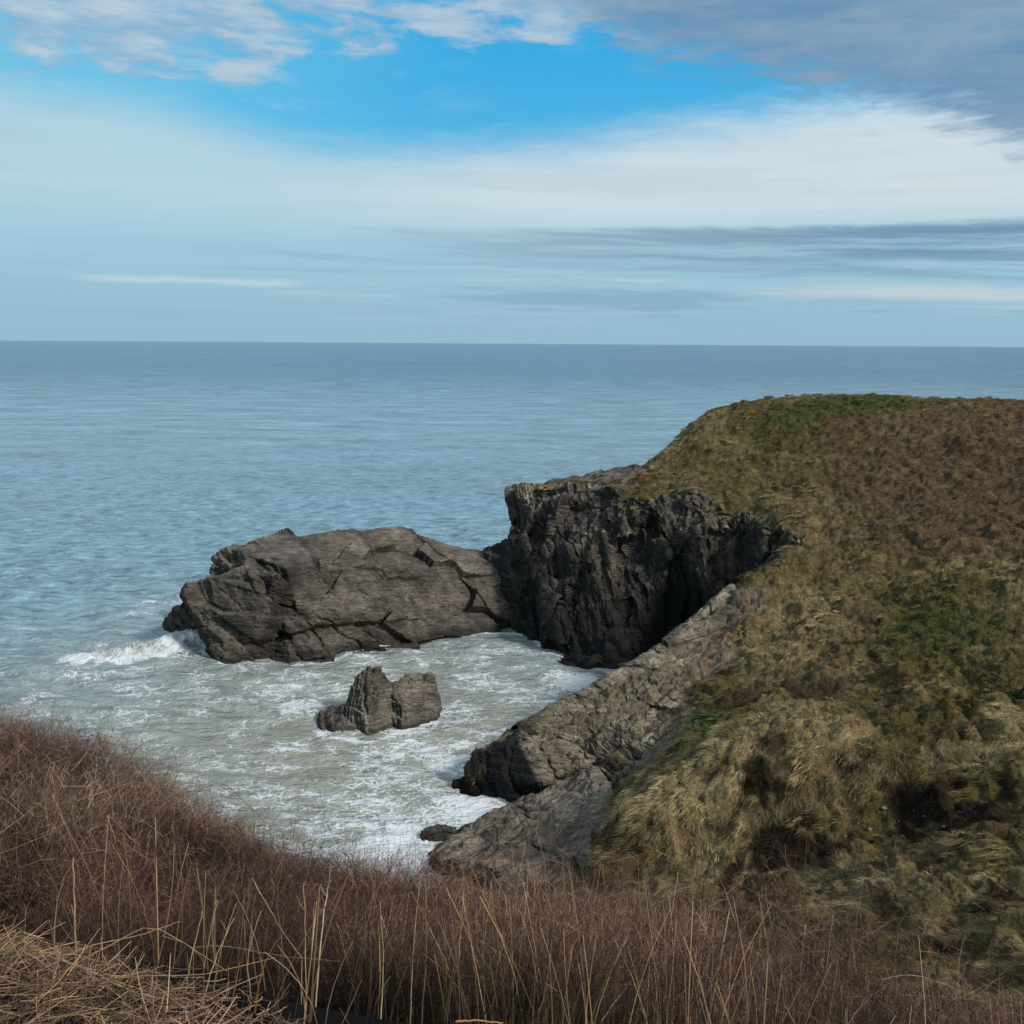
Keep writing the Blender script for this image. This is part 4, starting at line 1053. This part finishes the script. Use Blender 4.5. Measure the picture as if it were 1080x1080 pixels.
STK = [  # foot -> tip bearings, range in metres, radius, colour, label
 ([(80,1040,4.3),(79,985,4.35),(77,905,4.4)], .0055, (196,158,118), 'thickest upright pale stalk with a broken tip at the left'),
 ([(195,1075,4.4),(198,1030,4.5),(214,960,4.6)], .0035, (200,176,138), 'leaning straw stalk right of the thickest upright stalk'),
 ([(208,1078,4.2),(228,1010,4.4),(247,968,4.6)], .0032, (196,170,130), 'straw stalk leaning right, near the thickest upright stalk'),
 ([(265,1060,4.6),(262,1010,4.7),(275,960,4.8)], .0032, (190,166,130), 'slightly curved straw stalk left of the long diagonal stem'),
 ([(318,1010,5.4),(300,985,5.3),(282,955,5.2),(266,925,5.2)], .0035, (198,172,140), 'long stem leaning up to the left across the dark thicket'),
 ([(332,1075,4.8),(338,1000,5.0),(345,940,5.2),(352,925,5.2)], .0045, (206,184,148), 'tall bright straw stalk forked near its top'),
 ([(322,1075,4.8),(322,990,5.0),(320,930,5.2)], .003, (188,160,122), 'thin tall stalk just left of the forked bright stalk'),
 ([(402,1080,5.0),(404,1010,5.2),(401,950,5.4)], .0035, (196,172,132), 'straight straw stalk below the foaming corner of the cove'),
 ([(433,1080,5.2),(436,1000,5.5),(443,930,5.8),(446,915,5.8)], .004, (190,164,124), 'tall stalk reaching up in front of the sloping slab'),
 ([(445,1075,5.4),(450,1000,5.6),(448,926,5.9)], .003, (184,158,120), 'thin stalk close behind the one before the sloping slab'),
 ([(485,1080,5.6),(484,1010,5.8),(489,940,6.2),(487,915,6.2)], .004, (186,160,122), 'upright stalk reaching highest against the slab'),
 ([(520,1060,6.0),(521,1000,6.2),(517,930,6.5)], .003, (176,150,114), 'slender stalk right of the highest one against the slab'),
 ([(552,1070,5.8),(553,1000,6.0),(556,922,6.3)], .0035, (188,160,120), 'straight stalk in the middle of the near bank'),
 ([(600,1070,6.0),(603,1010,6.2),(600,945,6.6)], .003, (176,148,110), 'thin stalk right of the middle of the bank'),
 ([(634,1078,5.4),(650,1055,5.5),(666,1034,5.6)], .0035, (208,188,160), 'short pale stalk tilted strongly to the right at the bottom'),
 ([(709,1075,5.6),(710,1030,5.8),(709,985,6.0),(706,945,6.2)], .0042, (196,168,128), 'tallest single stalk standing right of the middle'),
 ([(735,1050,6.0),(741,1000,6.2),(752,955,6.4),(766,948,6.4)], .003, (184,158,120), 'slender stalk bent over to the right at its tip'),
 ([(744,1040,6.2),(750,990,6.4),(758,965,6.5)], .0028, (178,150,114), 'short slender stalk beside the bent one'),
 ([(842,1078,5.6),(845,1020,5.8),(850,975,6.0)], .0035, (184,156,118), 'upright stalk in front of the bright green patch'),
 ([(868,1070,5.6),(872,1020,5.8),(879,960,6.0)], .0035, (186,160,124), 'upright stalk with a seed head right of the green patch'),
 ([(892,1070,5.8),(897,1030,5.9),(912,980,6.0)], .0028, (170,142,108), 'thin leaning stalk toward the right corner'),
 ([(1008,1060,6.6),(1012,1010,6.8),(1018,985,7.0)], .003, (168,142,108), 'lone thin stalk over the grassy slope at the lower right'),
]
CAN = [
 ([(0,1062,3.8),(60,1030,3.9),(110,1000,4.2),(165,980,4.6),(240,1025,4.6)], .004, (180,136,100), 'cane arching up from the straw and bending down to the right'),
 ([(0,1050,3.9),(60,1040,3.9),(130,1030,4.0),(210,1028,4.2),(290,1010,4.5)], .0036, (176,128,92), 'low nearly level cane crossing the straw litter'),
 ([(30,1030,4.0),(90,1000,4.2),(150,985,4.5),(190,972,4.8)], .0032, (190,158,124), 'pale stem slanting up behind the arching cane'),
 ([(60,1010,4.1),(110,1030,4.1),(160,1048,4.2)], .003, (200,176,144), 'short bleached stem sloping down through the straw'),
 ([(200,1000,5.0),(230,998,5.2),(300,1008,5.6),(360,1014,5.8)], .003, (150,120,92), 'thin cane running level across the dark hollow'),
 ([(70,1080,3.6),(105,1068,3.7),(150,1080,3.7)], .004, (176,118,80), 'orange brown cane looping at the bottom edge'),
 ([(80,845,11.5),(110,835,12),(150,825,12.5),(185,852,12.5)], .006, (168,128,100), 'bramble cane arching along the brow at the left'),
 ([(180,853,12),(230,826,12.5),(262,850,12.5),(280,868,12.4)], .005, (120,90,72), 'fine bramble cane hooped above the brow of the bank'),
 ([(0,900,8.5),(20,893,8.5),(60,876,8.6)], .005, (170,140,112), 'straight fallen stem lying in the thicket at the left edge'),
 ([(480,1078,4.0),(500,1076,4.0),(530,1079,4.0)], .005, (190,140,100), 'reddish cane lying along the bottom in the middle'),
 ([(930,1033,7.6),(960,1028,7.6),(995,1038,7.7),(1018,1047,7.7)], .0045, (196,170,140), 'pale arching cane at the lower right'),
 ([(890,1052,7.2),(950,1050,7.3),(1010,1052,7.4),(1050,1058,7.4)], .0035, (160,130,104), 'long level cane near the lower right corner'),
]
def build_stem(name, lst, cat, grp):
    for ctrl, rad, colr, lab in lst:
        p = path(ctrl, None, 0.0015)
        if name == 'dead_stalk':   # carry the foot down to the ground
            gz = float(fgz(np.array([p[0, 0]]), np.array([p[0, 1]]))[0])
            if p[0, 2] > gz: p = np.concatenate([[np.array([p[0, 0] - 0.01, p[0, 1], gz - 0.03])], p])
        rd = np.linspace(rad, rad * 0.45, len(p)) * 0.95
        Vt, Ft = tube(p, rd)
        cb_ = srgb(*colr) * 0.85
        base0 = p[0]
        cv = cb_[None] * (0.85 + 0.35 * fbm(Vt * 12, 2, 3))[:, None]
        o = mk(name, Vt - base0, Ft, STRAW, attrs={'col': cv}); o.location = base0
        if name == 'dead_stalk':
            for j in range(random.randint(1, 2)):
                k_ = random.randint(len(p) // 2, len(p) - 4); q = p[k_] - base0
                dirn = np.array([random.uniform(-.7, .7), random.uniform(-.4, .4), random.uniform(.8, 1.4)]); dirn /= np.linalg.norm(dirn)
                ln = random.uniform(.04, .10)
                v2, f2 = tube([q, q + dirn * ln * .5, q + dirn * ln + np.array([0, 0, .015])], [rad * .5, rad * .4, rad * .25], 5)
                mk('side_shoot', v2, f2, STRAW, parent=o, attrs={'col': np.tile(cb_ * 0.9, (len(v2), 1))})
        tag(o, lab, cat, grp)
build_stem('dead_stalk', STK, 'stalk', 'dry stalks rising out of the near bank')
build_stem('bramble_cane', CAN, 'cane', 'dead canes bending over the near bank')

# ------------------------------------------------------------------ world
wd = bpy.data.worlds.new('World'); SC.world = wd; wd.use_nodes = True
t = wd.node_tree; t.nodes.clear(); nt = NT(t)
SUN_EL, SUN_AZ = math.radians(36), math.radians(128)     # azimuth clockwise from +Y
skyn = nt.n('ShaderNodeTexSky'); skyn.sky_type = 'NISHITA'; skyn.sun_disc = False; skyn.sun_elevation = SUN_EL; skyn.sun_rotation = SUN_AZ
skyc = nt.vm('MULTIPLY', E(nt, skyn.outputs[0]), (0.10, 0.10, 0.10))
gen = E(nt, nt.n('ShaderNodeTexCoord').outputs['Generated'])
dx, dy, dz = nt.sep(gen)
az = nt.m('ARCTAN2', dx, dy); hyp = nt.m('SQRT', dx * dx + dy * dy); el = nt.m('ARCTAN2', dz, hyp)
Uu = nt.m('DIVIDE', az, 0.927)            # -0.5..0.5 over the view
hh = nt.m('DIVIDE', el, 0.300)            # 0 at the horizon, 1 at the upper edge of the view
def hpy(py): return (math.atan((540 - py) / F) - PITCH) / 0.300
def upx(px): return math.atan((px - 540) / F) / 0.927
wv3 = nt.n('ShaderNodeTexNoise', {'Vector': nt.xyz(Uu * 4.0, hh * 5.0), 'Scale': 1.0, 'Detail': 5.0, 'Roughness': 0.6})
wsx, wsy, wsz = nt.sep(E(nt, wv3.outputs['Color']))
Uw = Uu + (wsx - 0.5) * 0.10; hw = hh + (wsy - 0.5) * 0.07
tl = hw + Uu * 0.05
wn1 = nt.noise(nt.xyz(Uu * 3.0, hh * 2.6), 1.0, 7, 0.6)
wn2 = nt.noise(nt.xyz(Uw * 2.2 + 7.0, tl * 13.0), 1.0, 7, 0.62)
wn3 = nt.noise(nt.xyz(Uw * 11.0 + 3.0, tl * 20.0), 1.0, 8, 0.65)
wn4 = nt.noise(nt.xyz(Uw * 26.0 + 1.0, hw * 34.0), 1.0, 6, 0.65)
mott = nt.noise(nt.xyz(Uw * 12.0 + hh * 2.0, hw * 11.0 + 1.3), 1.0, 8, 0.56)
streak = nt.noise(nt.xyz(Uw * 2.6 + 2.2, tl * 24.0), 1.0, 6, 0.6)
u01 = nt.m('ADD', nt.m('MULTIPLY', Uu, 0.5), 0.5)     # -1..1 -> 0..1
def uu(px): return upx(px) * 0.5 + 0.5
def line(pts): return nt.ramp1(u01, pts)
low = nt.mix(nt.ss(hh, 0.0, 0.40), srgb(150,187,207), srgb(160,204,222))
blue = nt.mix(0.90, skyc, nt.mix(nt.ss(Uu + (wn1 - 0.5) * 0.3, -0.45, -0.02), srgb(104,196,234), srgb(44,172,230)))
blue = nt.mix(nt.ss(hh, 0.95, 0.5) * 0.35, blue, srgb(110,196,232))
c = nt.mix(nt.ss(hh, 0.40, 0.60), low, blue)
# broad pale veil, soft on the left, crisper in the middle
up = line([(0, hpy(105)), (uu(0), hpy(122)), (uu(200), hpy(138)), (uu(330), hpy(168)), (uu(520), hpy(160)), (uu(700), hpy(142)), (uu(850), hpy(125)), (1, hpy(120))])
e = hh + (wn1 - 0.5) * 0.12 + (wn3 - 0.5) * 0.12 + (wn4 - 0.5) * (nt.ss(Uu, 0.1, 0.4) * 0.12 + 0.02)
veil = (1.0 - nt.ss(e - up, -0.09, 0.10)) * nt.ss(hh + (wn2 - 0.5) * 0.14, hpy(275), hpy(205))
vt = nt.ss(wn2 * 0.55 + wn3 * 0.25 + wn1 * 0.2, 0.42, 0.60)
veilc = nt.mix(nt.ss(Uu + (wn1 - 0.5) * 0.2, -0.35, 0.12), srgb(186,214,225), srgb(218,228,231))
veilc = nt.mix(vt * 0.55, veilc, nt.mix(nt.ss(Uu, -0.5, 0.1), srgb(162,196,214), srgb(176,200,214)))
c = nt.mix(veil * (0.80 + nt.ss(wn3 * 0.5 + wn2 * 0.5, 0.4, 0.6) * 0.18), c, veilc)
# faint high wisps inside the blue
wisp = nt.ss(wn3 * 0.6 + wn1 * 0.4, 0.50, 0.64) * nt.ss(hh, hpy(200), hpy(150)) 
c = nt.mix(wisp * (0.55 - nt.ss(Uu, -0.4, 0.0) * 0.42), c, srgb(168,208,228))
# broken cloud, upper left
um = nt.ss(hh + (wn1 - 0.5) * 0.30 - line([(0, hpy(112)), (uu(0), hpy(112)), (uu(250), hpy(98)), (uu(420), hpy(66)), (uu(560), hpy(48)), (1, hpy(60))]), -0.10, 0.18)
mot = nt.ss(mott * 0.8 + wn4 * 0.2 + (um - 0.5) * 0.16, 0.43, 0.57) * nt.ss(um, 0.0, 0.4)
c = nt.mix(mot * 0.88, c, nt.mix(nt.ss(wn3 * 0.5 + mott * 0.5, 0.42, 0.62), srgb(140,178,208), srgb(188,204,216)))
# slate grey bank, upper right, ragged lower edge
edge_ = line([(0, 1.0), (uu(540), hpy(-10)), (uu(640), hpy(50)), (uu(780), hpy(92)), (uu(900), hpy(124)), (uu(1000), hpy(158)), (uu(1080), hpy(195)), (1, hpy(230))])
gsrc = hh + (wn1 - 0.5) * 0.20 + (wn3 - 0.5) * 0.30 + (wn4 - 0.5) * 0.16 - edge_
gb = nt.ss(gsrc, -0.05, 0.10) * nt.ss(Uu + (mott - 0.5) * 0.25, -0.04, 0.12)
c = nt.mix(gb * 0.95, c, nt.mix(nt.ss(wn1 * 0.6 + wn3 * 0.4, 0.38, 0.62), srgb(104,144,180), srgb(138,164,186)))
# level grey bands with thin bright slits between them
b1_ = nt.ss(hh + (wn3 - 0.5) * 0.06, hpy(296), hpy(268)) * (1.0 - nt.ss(hh + (wn3 - 0.5) * 0.05 + (wn4 - 0.5) * 0.02, hpy(247), hpy(236))) * nt.ss(Uu + (wn2 - 0.5) * 0.5, upx(300), upx(620))
c = nt.mix(b1_ * (nt.ss(streak, 0.62, 0.42) * 0.55 + 0.42), c, nt.mix(nt.ss(Uu, 0.0, 0.5), srgb(144,172,194), srgb(112,148,176)))
lowm = nt.ss(hh, hpy(350), hpy(322)) * (1.0 - nt.ss(hh, hpy(275), hpy(252))) * (0.25 + 0.75 * nt.ss(Uu + (wn2 - 0.5) * 0.4, -0.45, 0.1))
c = nt.mix(nt.ss(streak, 0.50, 0.66) * lowm * 0.6 * nt.ss(wn2, 0.40, 0.58), c, srgb(190,206,216))
c = nt.mix(nt.ss(streak, 0.50, 0.36) * lowm * 0.45, c, srgb(122,156,182))
st2 = nt.ss(tl + (wn2 - 0.5) * 0.05, hpy(322) + 0.02, hpy(312) + 0.02) * (1.0 - nt.ss(tl + (wn3 - 0.5) * 0.06, hpy(308) + 0.02, hpy(296) + 0.02)) * nt.ss(Uu + (wn2 - 0.5) * 0.5, upx(700), upx(920))
c = nt.mix(st2 * 0.6, c, srgb(206,214,216))
def lens(c, px0, px1, py, thick, col, k):
    mid = (upx(px0) + upx(px1)) / 2; half = (upx(px1) - upx(px0)) / 2
    q = (Uu - mid) / half; prof = nt.m('MAXIMUM', 1.0 - q * q, 0.0)
    hc = (hh - hpy(py) + (wn3 - 0.5) * 0.035 + (wn4 - 0.5) * 0.02 + q * 0.004) / (thick / 324.0)
    m_ = (1.0 - nt.ss(nt.m('ABSOLUTE', hc), 0.0, 1.0)) * nt.ss(prof, 0.0, 0.7)
    return nt.mix(m_ * k, c, col)
c = lens(c, 75, 340, 301, 6, srgb(200,218,226), 0.6)
c = lens(c, 270, 440, 312, 4, srgb(178,204,218), 0.5)
c = lens(c, 440, 700, 330, 4, srgb(176,200,214), 0.5)
# beyond the frame: broken cloud overhead
ov = nt.ss(hh, 1.05, 1.7)
c = nt.mix(ov * 0.8, c, nt.mix(nt.ss(wn1, 0.4, 0.6), srgb(150,178,200), srgb(196,206,214)))
c = nt.mix(nt.ss(hh, 0.0, -0.15), c, srgb(70,90,100))
bg = nt.n('ShaderNodeBackground', {'Color': c, 'Strength': 1.0})
wo = nt.n('ShaderNodeOutputWorld'); t.links.new(bg.outputs[0], wo.inputs[0])

# ------------------------------------------------------------------ sun
sl = bpy.data.lights.new('sun', 'SUN'); sl.energy = 2.9; sl.angle = math.radians(7); sl.color = (1.0, 0.955, 0.89)
so = bpy.data.objects.new('sun', sl); COL.objects.link(so)
sdv = Vector((math.sin(SUN_AZ) * math.cos(SUN_EL), math.cos(SUN_AZ) * math.cos(SUN_EL), math.sin(SUN_EL)))
so.rotation_euler = sdv.to_track_quat('Z', 'Y').to_euler(); so.location = (0, 0, 60)

# ------------------------------------------------------------------ camera
cd = bpy.data.cameras.new('camera'); cd.sensor_width = 36; cd.sensor_fit = 'HORIZONTAL'; cd.lens = 36.0 * F / 1080.0
cd.clip_start = 0.05; cd.clip_end = 200000
co = bpy.data.objects.new('camera', cd); COL.objects.link(co)
r0 = Vector((1, 0, 0)); u0 = Vector((0, math.sin(PITCH), math.cos(PITCH))); f0 = Vector((0, math.cos(PITCH), -math.sin(PITCH)))
rr = (r0 + u0 * ROLL).normalized(); ur = (u0 - r0 * ROLL).normalized()
M = Matrix(((rr.x, ur.x, -f0.x, 0), (rr.y, ur.y, -f0.y, 0), (rr.z, ur.z, -f0.z, H), (0, 0, 0, 1)))
co.matrix_world = M
SC.camera = co
SC.view_settings.view_transform = 'Standard'; SC.view_settings.look = 'None'; SC.view_settings.exposure = 0; SC.view_settings.gamma = 1
SC.cycles.max_bounces = 5; SC.cycles.diffuse_bounces = 2; SC.cycles.glossy_bounces = 2
